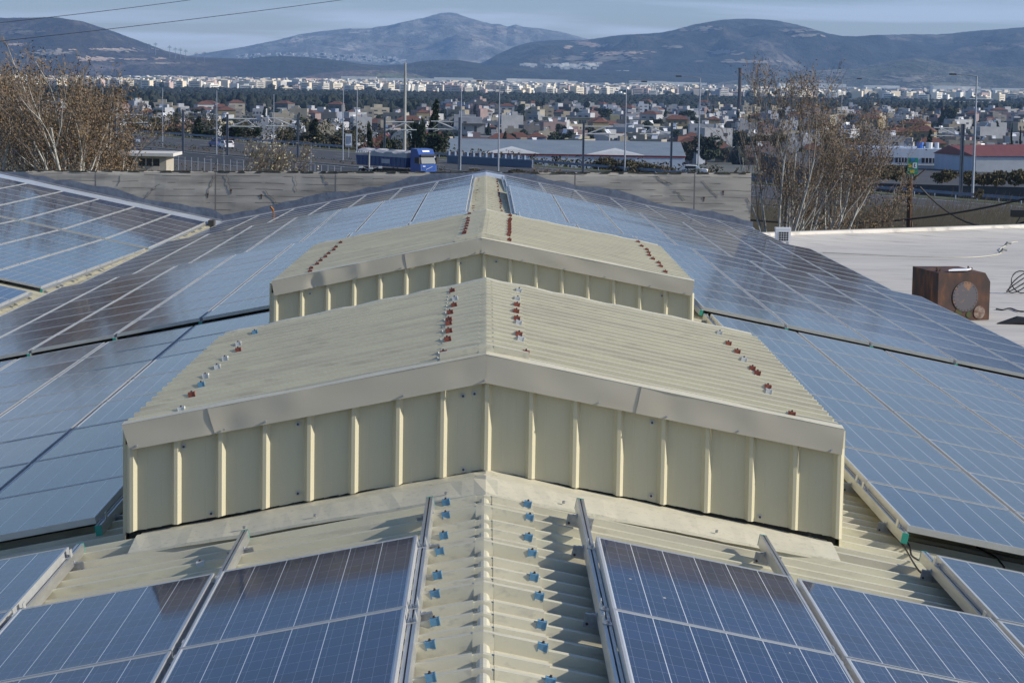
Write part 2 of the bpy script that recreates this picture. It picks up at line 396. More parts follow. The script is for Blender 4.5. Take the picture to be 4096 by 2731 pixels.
# ------------------------------------------------------------------ clips
def clip_mesh():
    mb = MB()
    mb.box(-.042, .042, -.03, .024, -.004, .012, 0); mb.box(-.042, .042, -.046, -.03, -.048, .012, 0)
    mb.box(-.05, -.04, -.050, .026, -.050, .0145, 0); mb.box(.04, .05, -.050, .026, -.050, .0145, 0)
    mb.tube([(-.002, -.0, .012), (-.002, -.0, .030)], .0115, 6, 1); mb.tube([(-.002, 0, .013), (-.002, 0, .018)], .018, 8, 1)
    return mb
CL = {}
for k, mm in (('b', 'blue_clip'), ('r', 'red_clip'), ('w', 'white_clip')):
    CL[k] = clip_mesh().build('sheet_clip', [M[mm], M['screw']], None, link=False)
def put_clip(k, p, slope, parent, jit=.06):
    c = CL[k].copy(); col.objects.link(c); c.parent = parent; CS = .53
    Mx = Matrix.Translation(Vector(p)) @ Matrix.Rotation(math.atan(slope), 4, 'Y') @ Matrix.Rotation(R.uniform(-jit, jit), 4, 'Z') @ Matrix.Scale(CS, 4) @ Matrix.Diagonal((.8, 1, 1, 1))
    c.matrix_parent_inverse = Matrix.Translation(parent.location).inverted(); c.matrix_basis = Mx
    return c
capn = [o for o in col.objects if o.name.startswith('ridge_cap')]
for side, x0 in ((-1, -.285), (1, .155)):
    for i in range(-1, 10):
        y = 12.94 + .5 - i*.5
        if y > 13.5: continue
        x = x0 + R.uniform(-.012, .012) + (.004*i if side > 0 else 0)
        put_clip('b', roofpt(x, y, RIB_H+.011+(.016 if i % 2 else 0)), SR if side > 0 else -SL, bld)
for x, y, k in ((-1.62, 12.44, 'b'), (-1.59, 12.94, 'w'), (.96, 12.69, 'w')):
    put_clip(k, roofpt(x, y, RIB_H+.008), SR if x > 0 else -SL, bld)
for side, x0 in ((-1, -.38), (1, .23)):
    for i in range(0, 38):
        y = 31 + i*1.0 + R.choice([0, .25, .5]); put_clip('r' if R.random() < .9 else 'w', roofpt(x0-.05*side-.0+R.uniform(-.02, .02), PH+round((y-PH)/.25)*.25, RIB_H+.011), SR if side > 0 else -SL, bld)

# ------------------------------------------------------------------ roof monitors
def monitor(y0, y1, pk0, pk1, top0, top1, fL, fR, wb, label, fpieces, clips, skews, wall_screws, seed, xpk_wall):
    """pk = (x,z) of fascia top at front / roof at rear; top = ((xl,z),(xr,z))"""
    rg = random.Random(seed)
    t = empty('roof_monitor', (pk0[0], y0, pk0[1]-.8)); tag(t, label, 'roof monitor')
    def P(mb, name, m, smooth=False): return part(mb, name, m, smooth, t)
    (xl0, zl0), (xr0, zr0) = top0; (xl1, zl1), (xr1, zr1) = top1
    def fn(s, y, n):     # s in [-1,1], across
        k = (y-y0)/(y1-y0)
        px_, pz = pk0[0]+(pk1[0]-pk0[0])*k, pk0[1]+(pk1[1]-pk0[1])*k
        if s < 0: ex, ez = xl0+(xl1-xl0)*k, zl0+(zl1-zl0)*k; a = -s
        else: ex, ez = xr0+(xr1-xr0)*k, zr0+(zr1-zr0)*k; a = s
        return Vector((px_+(ex-px_)*a, y, pz+(ez-pz)*a + n - RIB_H))
    ins = 1-.045/2.1
    N_ = 20; pit = (y1-y0-.06)/N_; ph = y0+.09+.0
    prof = rib_profile(y0+.0, y1, ph, pitch=pit, h=.056, wb=.060, wt=.042)
    def ef(y): return 0
    for sgn in (-1, 1):
        mb = MB()
        ribbed(mb, prof, [0, sgn*.3, sgn*.6, sgn*(ins+.012)], fn, 0, depth=.03)
        P(mb, 'roof_sheet', M['cream'])
    half = 2.1
    mb = cap(y0+.02, y1-.05, lambda x, y, n: fn(x/half, y, n), ph, .27, .25, lambda y: 0.0, 'c', t, pitch=pit, lap=99, h=.057)
    # lapped edge teeth on the left wing
    P(mb, 'ridge_cap', M['cap'])
    mb = MB()
    for i in range(1, N_):
        if rg.random() < .75:
            y = ph+i*pit; mb.quad(fn(-.29/half, y-.03, RIB_H+.004), fn(-.13, y-.035, .008), fn(-.128, y+.02, RIB_H+.012), fn(-.125, y+.05, RIB_H+.02))
    P(mb, 'cap_edge_flap', M['galv'])
    # fascia, in overlapping folded pieces
    (xbl, zbl), (xbk, zbk), (xbr, zbr) = fL, fpieces['bot'], fR
    def top(x): return (pk0[1]+(zl0-pk0[1])*(x-pk0[0])/(xl0-pk0[0])) if x < pk0[0] else (pk0[1]+(zr0-pk0[1])*(x-pk0[0])/(xr0-pk0[0]))
    def bot(x): return (zbk+(zbl-zbk)*(x-xbk)/(xbl-xbk)) if x < xbk else (zbk+(zbr-zbk)*(x-xbk)/(xbr-xbk))
    cuts = fpieces['cuts']
    dents = fpieces.get('dents', [])
    for i, (a, c) in enumerate(zip(cuts, cuts[1:])):
        mb = MB(); n = max(8, int((c[0]-a[0])/.035)); rows = 7
        yo = y0-.055 - (.004 if i % 2 else 0)
        b = len(mb.v)
        ph1, ph2 = rg.uniform(0, 6), rg.uniform(0, 6)
        for q in range(n+1):
            f_ = q/n; xt = a[0]+(c[0]-a[0])*f_; xb = a[1]+(c[1]-a[1])*f_
            zt_, zb_ = top(xt)+.003, bot(xb)
            w = .0022*sin(xt*5.1+ph1)+.0016*sin(xt*11.3+ph2)
            for r_ in range(rows+1):
                g_ = r_/rows; xx = xt+(xb-xt)*g_; zz = zt_+(zb_-zt_)*g_
                d = w*sin(pi*min(1, g_*1.1)) 
                for dx, dg, am, wd in dents: d += am*math.exp(-(((xx-dx)/wd)**2 + ((g_-dg)/.55)**2))
                mb.v.append((xx, yo+d-.006*g_, zz))
        st = rows+1
        for q in range(n):
            for r_ in range(st-1): k = b+q*st+r_; mb.face([k, k+1, k+st+1, k+st])
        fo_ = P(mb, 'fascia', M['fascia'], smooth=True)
        mb = MB(); b = len(mb.v)
        for q in range(n+1):
            xt = a[0]+(c[0]-a[0])*q/n; mb.v += [(xt, yo-.0015, top(xt)+.0035), (xt, yo+.12+.02*sin(xt*2), top(xt)+.009+.003*sin(xt*7))]
        for q in range(n): mb.face([b+2*q, b+2*q+2, b+2*q+3, b+2*q+1])
        if i in (0, len(cuts)-2):
            xt, xb = (a if i == 0 else c); mb.quad((xt, yo, top(xt)+.003), (xb, yo, bot(xb)), (xb, y0+.02, bot(xb)), (xt, y0+.06, top(xt)+.006))
        P(mb, 'fascia_flange', M['apron'])
    # bright top flange sits proud
    # front wall, ribs 259 mm apart
    def wbz(x): (lx, lz), (kx, kz), (rx, rz) = wb; return (kz+(lz-kz)*(x-kx)/(lx-kx)) if x < kx else (kz+(rz-kz)*(x-kx)/(rx-kx))
    mb = MB(); pr = [(wb[0][0], -.012)]
    for i in range(17):
        c = wb[0][0]+.04+i*.2592
        if i == 8: xpk = c
        pr += [(c-.031, 0), (c-.0105, -.036), (c+.0105, -.036), (c+.031, 0)]
        if i < 16: pr += [(c+.1296, -.0004)]
    pr[0] = (wb[0][0]-.002, 0); 
    if pr[-1][0] < wb[2][0]: pr.append((wb[2][0], 0))
    pr = sorted(pr + [(q_+d_, z_) for q_ in [wb[0][0]+.04+i*.2592 for i in range(16)] for dx_ in (.087, .173) for d_, z_ in ((dx_-.003, 0), (dx_, .0009), (dx_+.003, 0))])
    b = len(mb.v); xs_ = []
    for x, d in pr:
        j = rg.uniform(-.003, .003)
        mb.v += [(x, y0+d, wbz(x)+.008+j), (x, y0+d, bot(x)+.03)]
    for i in range(len(pr)-1): mb.face([b+2*i, b+2*i+2, b+2*i+3, b+2*i+1])
    # thickness return
    b2 = len(mb.v)
    for x, d in pr: mb.v += [(x, y0+d+.012, wbz(x)+.009)]
    for i in range(len(pr)-1): mb.face([b+2*i, b2+i, b2+i+1, b+2*i+2])
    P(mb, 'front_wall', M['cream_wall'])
    mb = MB(); mb.quad((wb[0][0]+.02, y0+.03, wbz(wb[0][0])-.1), (wb[2][0]-.02, y0+.03, wbz(wb[2][0])-.1), (wb[2][0]-.02, y0+.03, zr0-.08), (wb[0][0]+.02, y0+.03, zl0-.08))
    mb.add([(wb[0][0]+.02, y0+.03, zl0-.08), (wb[2][0]-.02, y0+.03, zr0-.08), (pk0[0], y0+.03, pk0[1]-.08)], [(0, 1, 2)]); P(mb, 'gap_shade_sheet', M['blue_dark'])  # dark sheet that paints the shade in the gap below the wall
    # side walls
    for sx, X0, X1, ze0, ze1 in ((-1, wb[0][0], wb[0][0]+(xl1-xl0), zl0, zl1), (1, wb[2][0], wb[2][0]+(xr1-xr0), zr0, zr1)):
        mb = MB(); b = len(mb.v); pr2 = rib_profile(y0+.004, y1, y0+.12, pitch=.26, h=.03)
        for y, n in pr2:
            k = (y-y0)/(y1-y0); x = X0+(X1-X0)*k + sx*n; mb.v += [(x, y, roofpt(x, y).z), (x, y, ze0+(ze1-ze0)*k-.03)]
        for i in range(len(pr2)-1): mb.face([b+2*i, b+2*i+1, b+2*i+3, b+2*i+2])
        P(mb, 'side_wall', M['cream_wall'])
    # rear upstand flashing
    mb = MB(); b = len(mb.v); n = 40
    for i in range(n+1):
        s = -1+2*i/n; w = .004*sin(i*1.7)+rg.uniform(-.002, .002)
        a = fn(s*ins, y1-.03, RIB_H*.2); c = fn(s*ins, y1-.02, RIB_H+.014+w); d = fn(s*ins, y1+.07, RIB_H+.018+w); e = fn(s*ins, y1+.07, -.1)
        mb.v += [tuple(a), tuple(c), tuple(d), tuple(e)]
    for i in range(n):
        for j in range(3): k = b+i*4+j; mb.face([k, k+4, k+5, k+1])
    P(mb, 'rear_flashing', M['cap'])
    mb = MB(); (lx, lz), (rx, rz) = (xl1, zl1), (xr1, zr1)
    mb.quad((lx, y1, roofpt(lx, y1).z), (rx, y1, roofpt(rx, y1).z), (rx, y1, rz-.04), (lx, y1, lz-.04)); P(mb, 'rear_wall', M['cream_wall'])
    # clips
    for x, y, k in clips:
        i = round((y-ph)/pit); yy = ph+i*pit
        s = (x-pk0[0])/2.1
        put_clip(k, fn(s, yy, RIB_H+.019+(.006 if abs(x) < .4 else 0)), .195 if s > 0 else -.212, t)
    # wall screws with rubber washers
    for x, z in wall_screws:
        mb = MB(); mb.tube([(x, y0-.001, z), (x, y0-.007, z)], .0145, 10, 0); mb.tube([(x, y0-.007, z), (x, y0-.015, z)], .0075, 6, 1)
        P(mb, 'washer_screw', [M['galv'], M['screw']])
    for x in skews:
        z = bot(x)+.016; mb = MB(); mb.tube([(x, y0-.06, z), (x, y0-.074, z)], .0062, 6, 0); P(mb, 'rivet', M['galv'])
    return t
c1 = [(-0.34, 18.96, 'r'), (-0.31, 18.25, 'w'), (-0.31, 17.7, 'r'), (-0.33, 17.26, 'r'), (-0.33, 16.73, 'r'), (-0.33, 16.27, 'r'), (-0.32, 15.78, 'r'), (-0.32, 15.3, 'r'), (-0.33, 14.53, 'r'), (0.17, 18.98, 'w'), (0.15, 18.25, 'w'), (0.14, 17.71, 'r'), (0.13, 17.24, 'r'), (0.13, 16.73, 'r'), (0.14, 16.25, 'w'), (0.13, 15.71, 'r'), (0.14, 15.29, 'w'), (0.16, 14.53, 'r'), (1.69, 19.02, 'w'), (1.69, 18.26, 'r'), (1.71, 17.66, 'r'), (1.71, 17.22, 'w'), (1.72, 16.64, 'r'), (1.73, 16.25, 'r'), (1.72, 15.72, 'r'), (1.7, 15.26, 'w'), (1.73, 14.45, 'r'), (-1.85, 18.81, 'b'), (-1.9, 18.17, 'w'), (-1.85, 17.6, 'r'), (-1.89, 17.15, 'w'), (-1.89, 16.62, 'w'), (-1.91, 16.16, 'w'), (-1.88, 15.62, 'b'), (-1.88, 15.15, 'r'), (-1.85, 14.43, 'w')]
c2 = [(-0.34, 28.99), (-0.34, 28.16), (-0.33, 27.67), (-0.33, 27.22), (-0.33, 26.67), (-0.33, 26.3), (-0.33, 25.74), (-0.33, 25.43), (-1.85, 28.55), (-1.85, 27.87), (-1.84, 27.33), (-1.86, 26.91), (-1.86, 26.39), (-1.87, 25.98), (-1.87, 25.4), (-1.89, 25.0), (-1.86, 24.55), (0.15, 29.1), (0.15, 28.47), (0.14, 27.92), (0.14, 27.45), (0.14, 26.85), (0.14, 26.47), (0.14, 25.97), (0.13, 25.51), (0.14, 24.85), (1.67, 29.09), (1.67, 28.45), (1.7, 27.84), (1.69, 27.41), (1.67, 26.93), (1.68, 26.45), (1.71, 25.94), (1.7, 25.53), (1.7, 24.85)]
def wpt(u, v, y): p = aty(u, v, y); return (p.x, p.z)
ws1 = [wpt(u, v, 14.25) for u, v in ((735, 1785), (845, 2052), (1192, 1695), (1192, 1972), (1852, 1583), (1898, 1574), (1853, 1877), (2608, 1689), (2604, 1982), (3170, 1808), (3039, 2066))]
monitor(14.25, 19.39, (-.078, .580), (-.083, .580), ((-2.199, .134), (2.023, .173)), ((-2.2, .103), (2.08, .165)), (-2.152, -.009), (2.012, .024),
        [(-2.184, -.517), (-.075, -.110), (2.022, -.488)],
        'nearest raised cream roof monitor with ribbed front wall and shade-toned folded fascia across the ridge',
        {'bot': (-.08, .416), 'cuts': [(-2.199, -2.152), (-1.70, -1.655), (-.078, -.08), (.83, .80), (2.023, 2.012)],
         'dents': [(-1.58, .75, .012, .09), (-1.2, .3, -.006, .1), (-.55, .4, .005, .18), (.18, .5, -.004, .12), (1.0, .6, .008, .10), (1.5, .25, -.005, .09), (-.2, .5, .004, .08)]},
        c1, [-2.11, -1.60, -1.36, -.56, -.085, .58, .98, 1.4, 1.95], ws1, 5, None)
ws2 = [wpt(900+a/1.96, 680+b/1.96, 24.4) for a, b in ((667, 968), (1225, 870), (1847, 730), (2126, 718))] + [wpt(1900+a/1.96, 680+b/1.96, 24.4) for a, b in ((875, 858), (1465, 985))]
monitor(24.4, 29.3, (-.137, .585), (-.094, .584), ((-2.22, .123), (1.993, .188)), ((-2.16, .133), (2.01, .190)), (-2.19, -.019), (1.971, .042),
        [(-2.222, -.535), (-.10, -.125), (1.93, -.50)],
        'farther raised cream roof monitor with dented fascia, standing behind the nearest one on the ridge',
        {'bot': (-.135, .437), 'cuts': [(-2.22, -2.19), (-.90, -.875), (-.46, -.44), (-.137, -.135), (1.993, 1.971)],
         'dents': [(-1.78, .75, .022, .06), (-1.72, .5, -.012, .05), (-1.5, .4, .008, .1), (-1.35, .3, -.008, .05), (-.8, .7, .006, .08), (.9, .5, .003, .2)]},
        [(x, y, 'r') for x, y in c2], [-1.78, -1.36, -.93, -.45, -.19, -.1, .28, .7, 1.1, 1.55, 1.9], ws2, 9, None)
# apron flashing in front of the nearest monitor
ap = MB(); X = [-2.09+i*(4.04/60) for i in range(61)]
sec = [(14.31, .012), (14.1, .014), (13.86, .036), (13.80, .036), (13.48, .004), (13.475, -.012)]
b0 = len(ap.v); rg = random.Random(2)
for x in X:
    a = abs(x+.075); cr = .35*math.exp(-(a/.05)**2)
    for j, (y, n) in enumerate(sec):
        q = roofpt(x, y + (.22*(1 if x < 0 else 1)*(a/2.1) if j > 1 else 0) + cr*(.03*sin(j*2.3)), RIB_H+n+.004*sin(x*9+j)*.6 + cr*.02*sin(j*3+x*60) + (rg.uniform(-.002, .002) if j > 2 else 0))
        ap.v.append(tuple(q))
for i in range(60):
    for j in range(5): k = b0+i*6+j; ap.face([k, k+6, k+7, k+1])
o = part(ap, 'apron_flashing', M['apron'], smooth=False)
for u, v in ((1780, 1985), (2267, 2016), (826, 2174), (2991, 2168), (1206, 2060)):
    q = atz(u, v, -.1); x = q.x
    mb = MB(); r = roofpt(x, 13.56+.1*abs(x), RIB_H+.02); mb.tube([r, r+Vector((0, -.003, .012))], .009, 6); part(mb, 'rivet', M['galv'])

# ------------------------------------------------------------------ solar panels
PX, PYL, PITCH, GX = .992, 1.65, 1.0082, .4456
GR = [dict(z0=.0138, yc=10, sl=-.0003, xo=.0363, back=12.034, rows=4, py=1.67, name='front'),
      dict(z0=.0046, yc=20, sl=-.0008, xo=.036, back=27.9835, rows=8, py=1.67, name='second'),
      dict(z0=-.0245, yc=35, sl=-.0045, xo=.0146, back=28.79+8*1.705, rows=8, py=1.705, name='middle'),
      dict(z0=-.2034, yc=49, sl=-.0045, xo=-.029, back=43.3965+8*1.67, rows=8, py=1.67, name='fourth'),
      dict(z0=-.4495, yc=63, sl=-.0124, xo=-.0579, back=69.32, rows=7, py=1.67, name='farthest')]
def pplane(g, side, x, y):
    G = GR[g]; return G['z0']+G['sl']*(y-G['yc']) - (SR if side > 0 else SL)*abs(x-G['xo'])
def glass(mb, x0, x1, y0, y1, z, m=0, T=None):
    p = [Vector(q) for q in ((x0, y0, z), (x1, y0, z), (x1, y1, z), (x0, y1, z))]
    if T: p = [T @ q for q in p]
    mb.quad(*p, m=m, uv=[(0, 0), (1, 0), (1, 1), (0, 1)])
def frame(mb, ly, m=0, T=None):
    hx, hy, w = PX/2, ly/2, .012
    for a in ((-hx, hx, -hy, -hy+w), (-hx, hx, hy-w, hy), (-hx, -hx+w, -hy+w, hy-w), (hx-w, hx, -hy+w, hy-w)): mb.box(*a, -.04, 0, m, T)
protoP = {}
def proto(ly):
    k = round(ly, 3)
    if k not in protoP:
        a = MB(); glass(a, -PX/2+.012, PX/2-.012, -ly/2+.012, ly/2-.012, -.003); a.quad((-PX/2+.012, -ly/2+.012, -.012), (-PX/2+.012, ly/2-.012, -.012), (PX/2-.012, ly/2-.012, -.012), (PX/2-.012, -ly/2+.012, -.012))
        b = MB(); frame(b, ly)
        c = MB(); frame(c, ly, 0); glass(c, -PX/2+.012, PX/2-.012, -ly/2+.012, ly/2-.012, -.003, 1)
        protoP[k] = (a.build('cell_sheet', M['pv'], link=False), b.build('frame', M['frame'], link=False), c.build('solar_panel', [M['frame'], M['pv']], link=False))
    return protoP[k]
cand = []
for g, G in enumerate(GR):
    for side in (-1, 1):
        for k in range(0, 7):
            rows = range(G['rows'])
            if g == 0: rows = range(-1 if k >= 2 else 0, 3)
            if g == 1 and k < 2: continue
            for r in rows:
                yb = G['back'] - r*G['py']; yf = yb - (G['py']-.02)
                if g == 2 and k < 2 and yf < 29.7: continue
                ca = 1/math.sqrt(1+(SR if side > 0 else SL)**2)
                xi = GX + k*PITCH; xm = side*(xi + PX*ca/2) + G['xo']; ym = (yb+yf)/2
                cand.append(dict(g=g, side=side, k=k, r=r, x=xm, y=ym, ly=yb-yf, z=pplane(g, side, xm, ym), s=-side*(SR if side > 0 else SL), sl=G['sl'], left=False))
for g, yb0, rows in ((2, 42.4, 9), (3, 56.9, 8), (4, 69.1, 7)):
    for k in range(0, 7):
        for r in range(rows):
            yb = yb0 - r*1.67; ym = yb-.825; xm = -8.0 - k*PITCH - .48
            cand.append(dict(g=g, side=-2, k=k, r=r, x=xm, y=ym, ly=1.65, z=zl(ym)+.2*(-7.95-xm)+.02, s=-.2, sl=(zl(ym+.8)-zl(ym-.8))/1.6, left=True))
def vis(c, mrg=60):
    P_ = [px((c['x']+dx, c['y']+dy, c['z']-dx*(-c['s'])*0+dx*c['s'])) for dx in (-.48, .48) for dy in (-.82, .82)]
    u0, u1 = min(p[0] for p in P_), max(p[0] for p in P_); v0, v1 = min(p[1] for p in P_), max(p[1] for p in P_)
    return u1 > -mrg and u0 < 4096+mrg and v0 < 2731+mrg and v1 > 0, (u1-u0)*(v1-v0)
for c in cand: c['vis'], c['area'] = vis(c)
# fronts of rows hidden by the far monitor etc. are kept: they are where the roof has them
ind = sorted([c for c in cand if c['vis']], key=lambda c: -c['area'])[:298]
ids = set(id(c) for c in ind)
SN = {1: 'right slope', -1: 'left slope', -2: 'far left gable'}
def ptrans(c, rnd):
    rot = Matrix.Rotation(-math.atan(c['s']), 4, 'Y') @ Matrix.Rotation(math.atan(c['sl']), 4, 'X')
    j = .0022 if c['g'] < 2 else .003
    rot = rot @ Matrix.Rotation(rnd.uniform(-j, j), 4, 'X') @ Matrix.Rotation(rnd.uniform(-j, j), 4, 'Y')
    return Matrix.Translation((c['x'], c['y'], c['z'])) @ rot
rp = random.Random(11)
rest = MB()
for c in cand:
    T = ptrans(c, rp)
    if id(c) in ids:
        gs, fr_, one = proto(c['ly'])
        edge = 'valley' if c['left'] else 'ridge'
        n_r = GR[c['g']]['rows']-1-c['r'] if c['g'] else c['r']+1
        lab = f"solar panel, {SN[c['side']]}, {nth(c['k'])} column from the {edge}, {nth(n_r) if n_r>=0 else 'back'} row of the {GR[c['g']]['name']} array"
        if c['g'] < 2:
            e = bpy.data.objects.new('solar_panel', None); e.empty_display_size = .2; col.objects.link(e); e.matrix_world = T
            for q in (gs, fr_):
                d = q.copy(); col.objects.link(d); d.parent = e
        else:
            e = one.copy(); col.objects.link(e); e.matrix_world = T
        tag(e, lab, 'solar panel', 'solar panels laid in rows on the metal roof')
    else:
        frame(rest, c['ly'], 0, T); glass(rest, -PX/2+.012, PX/2-.012, -c['ly']/2+.012, c['ly']/2-.012, -.003, 1, T)
o = rest.build('solar_panels', [M['frame'], M['pv']]); tag(o, 'remaining blue solar panels at the far and outer parts of the metal roof', 'solar panels', None, 'stuff')

rd = random.Random(31)
spm = mat('dried_droppings', (.55, .54, .50), (.40, .39, .35), 30, .9)
near = sorted([c for c in ind if c['g'] <= 1], key=lambda c: -c['area'])[:40]
for e in [o for o in col.objects if o.name.startswith('solar_panel') and o.type == 'EMPTY'][:60]:
    if rd.random() < .45:
        mb = MB()
        for i in range(rd.randint(1, 3)):
            x, y, r_ = rd.uniform(-.4, .4), rd.uniform(-.7, .7), rd.uniform(.004, .008); n = 7; a0 = rd.random()
            b = len(mb.v); mb.v += [(x+r_*rd.uniform(.6, 1.3)*cos(2*pi*k/n), y+r_*1.5*rd.uniform(.6, 1.3)*sin(2*pi*k/n), -.0022) for k in range(n)]; mb.face([b+k for k in range(n)])
        mb.build('bird_dropping', spm, e)
# ------------------------------------------------------------------ mounting rails
clampm = MB(); clampm.box(-.022, .022, -.03, .03, -.002, .004); clampm.tube([(0, 0, .004), (0, 0, .016)], .008, 6, 1); clampm.box(-.024, -.02, -.03, .03, .002, .042)
CLAMP = clampm.build('clamp', [M['frame'], M['galv']], link=False)
bm = MB(); bm.box(-.06, .06, -.003, .003, -.10, .0); bm.box(-.06, .06, -.04, .0, -.003, .003); bm.tube([(-.02, -.02, .003), (-.02, -.02, .022)], .010, 6); bm.tube([(.035, -.003, -.075), (.035, -.014, -.075)], .011, 6, 1)
bm.box(-.045, .02, -.035, -.005, .003, .009)
BRK = bm.build('angle_bracket', [M['galv'], M['screw']], link=False)
capm = MB(); capm.box(-.020, .020, -.012, 0, -.062, .001); ECAP = capm.build('end_cap', M['green_cap'], link=False)
bs = MB(); bs.box(-.012, .012, -.008, .004, -.03, 0); 
def rail(g, side, k, yf, yb, brackets=(), lab='', clamps=()):
    G = GR[g]; sl = SR if side > 0 else SL
    xi = side*(GX + k*PITCH - (.030 if k == 0 or (g == 1 and k == 2) else .018)) + G['xo']
    zf, zb = pplane(g, side, xi, yf)-.041, pplane(g, side, xi, yb)-.041
    L_ = yb-yf
    e = empty('mounting_rail', (xi, yf, zf)); e.rotation_euler = (math.atan2(zb-zf, L_), math.atan(sl*side), 0)
    tag(e, lab, 'rail', 'aluminium mounting rails under the solar panels')
    mb = MB(); w = .019
    mb.box(-w, w, 0, L_, -.060, -.010); mb.box(-w, -.004, 0, L_, -.010, 0); mb.box(.004, w, 0, L_, -.010, 0); mb.box(-.004, .004, .001, L_-.001, -.0101, -.0085, 1)
    mb.build('rail_profile', [M['alu'], M['slot']], e)
    for yy in clamps:
        if yf < yy < yb: d = mesh_copy(CLAMP, e); d.location = (0, yy-yf, 0); d.scale = (-1 if side < 0 else 1, 1, 1)
    for yy in brackets:
        for sx in (-1, 1):
            d = mesh_copy(BRK, e); d.location = (sx*.034, yy-yf, -.045); d.scale = (sx*.62, .62, .62)
    d = mesh_copy(ECAP, e)
    d = mesh_copy(ECAP, e); d.rotation_euler = (0, 0, pi); d.location = (0, L_, 0)
    return e
def sname(s): return 'left' if s < 0 else 'right'
for side in (-1, 1):
    for k in range(0, 5):
        yb = {0: 13.33, 1: 13.38, 2: 13.98, 3: 13.98, 4: 13.98}[k]
        top = GR[0]['back'] + (1.67 if k >= 2 else 0)
        cl = [top-.13-1.67*i for i in range(4)] + [top-1.52-1.67*i for i in range(4)]
        br = [y_+.02 for y_ in (13.0, 12.12, 10.56, 9.1)] if k == 0 else ([13.05] if k == 1 else [13.62])
        rail(0, side, k, 6.5, yb, br, f"aluminium mounting rail on the {sname(side)} slope of the front array, {nth(k)} from the ridge", cl)
    for g in range(1, 5):
        G = GR[g]; yf = G['back']-G['rows']*G['py']
        for k in range(2 if g == 1 else 0, 8):
            y0_ = yf - .06
            if g == 2 and k < 2: y0_ = 30.0
            br = [15.1, 16.6, 24.9, 26.2, 27.9] if g == 1 and k == 2 else ([24.9, 26] if g == 1 and k < 2 else ())
            cl = [G['back']-.13-1.67*i for i in range(8)] + [G['back']-1.52-1.67*i for i in range(8)] if g == 1 and k < 6 else ()
            rail(g, side, k, y0_, G['back']+(.05 if g != 1 else .35), br, f"aluminium mounting rail on the {sname(side)} slope of the {G['name']} array, {nth(k)} from the ridge", cl)
# short rails seen in the gap right of the far monitor belong to the third array column there
for g, yf, yb in ((2, 29.1, 42.6), (3, 43.5, 57.0), (4, 57.4, 69.2)):
    for k in range(0, 6):
        x = -8.0 + .03 - k*PITCH if k == 0 else -8.0+.014-k*PITCH
        zf = zl(yf)+.2*(-7.95-x)-.02; zb_ = zl(yb)+.2*(-7.95-x)-.02
        e = empty('mounting_rail', (x, yf, zf)); e.rotation_euler = (math.atan2(zb_-zf, yb-yf), math.atan(.2), 0)
        tag(e, f"aluminium mounting rail on the far left gable, {nth(k)} from the valley, {['middle','fourth','farthest'][g-2]} array", 'rail', 'aluminium mounting rails under the solar panels')
        mb = MB(); mb.box(-.024, .024, 0, yb-yf, -.06, 0); mb.build('rail_profile', M['alu'], e); mesh_copy(ECAP, e)
        if k == 0:
            n = int((yb-yf)/1.67)
            for i in range(n):
                for q in (.2, 1.45):
                    d = mesh_copy(BRK, e); d.location = (.04, i*1.67+q, -.04); d.scale = (.7, .7, .7)
# loose cables
def cable(pts, r, label, m='cable'):
    P_ = [Vector(p) for p in pts]; out = []
    for i in range(len(P_)-1):
        p0 = P_[max(i-1, 0)]; p1 = P_[i]; p2 = P_[i+1]; p3 = P_[min(i+2, len(P_)-1)]
        for t in (0, .25, .5, .75):
            out.append(.5*((2*p1)+(p2-p0)*t+(2*p0-5*p1+4*p2-p3)*t*t+(3*p1-p0-3*p2+p3)*t**3))
    out.append(P_[-1]); mb = MB(); mb.tube(out, r, 6); o = mb.build('cable', M[m], smooth=True); return tag(o, label, 'cable')
def rp3(u, v, h):
    z = -.5
    for _ in range(20):
        p = atz(u, v, z); z = roofpt(p.x, p.y, h).z
    return atz(u, v, z)
Q = lambda a, b: (3300+a/1.887, 1900+b/1.887)
cable([rp3(*Q(455, 350), .10), rp3(*Q(490, 420), .07), rp3(*Q(560, 490), .05), rp3(*Q(610, 560), .05), rp3(*Q(650, 630), .05), rp3(*Q(675, 670), .06), rp3(*Q(720, 730), .05), rp3(*Q(800, 770), .04)], .006, 'black cable running over the ribs to the rail bracket right of the nearest monitor')
cable([rp3(*Q(615, 500), .06), rp3(*Q(640, 540), .05), rp3(*Q(652, 600), .05), rp3(*Q(690, 632), .07), rp3(*Q(720, 645), .09)], .006, 'grey cable dropping from the green rail cap on the right slope')
cable([rp3(*Q(1140, 540), .06), rp3(*Q(1220, 580), .045), rp3(*Q(1290, 620), .045), rp3(*Q(1330, 665), .045), rp3(*Q(1360, 700), .045)], .006, 'black cable hanging out from under the front edge of the right panels')

# ------------------------------------------------------------------ light, sky, air
SUN = Vector((.86, -.135, .43)).normalized()
EL = math.asin(SUN.z); AZ = math.atan2(SUN.x, SUN.y)
ld = bpy.data.lights.new('sun', 'SUN'); ld.energy = 4.6; ld.angle = math.radians(.6); ld.color = (1, .93, .82)
lo_ = bpy.data.objects.new('sun', ld); col.objects.link(lo_); lo_.rotation_euler = (-SUN).to_track_quat('-Z', 'Y').to_euler()
w = bpy.data.worlds.new('World'); sc.world = w; w.use_nodes = True; nt = w.node_tree; N = nt.nodes.new; L = nt.links.new
bg = nt.nodes['Background']; bg.inputs['Strength'].default_value = .13
sky = N('ShaderNodeTexSky'); sky.sky_type = 'NISHITA'; sky.sun_disc = False; sky.sun_elevation = EL; sky.sun_rotation = AZ; sky.altitude = 100; sky.air_density = 1.0; sky.dust_density = .4; sky.ozone_density = 1.2
tc = N('ShaderNodeTexCoord'); sp = N('ShaderNodeSeparateXYZ'); L(tc.outputs['Generated'], sp.inputs[0])
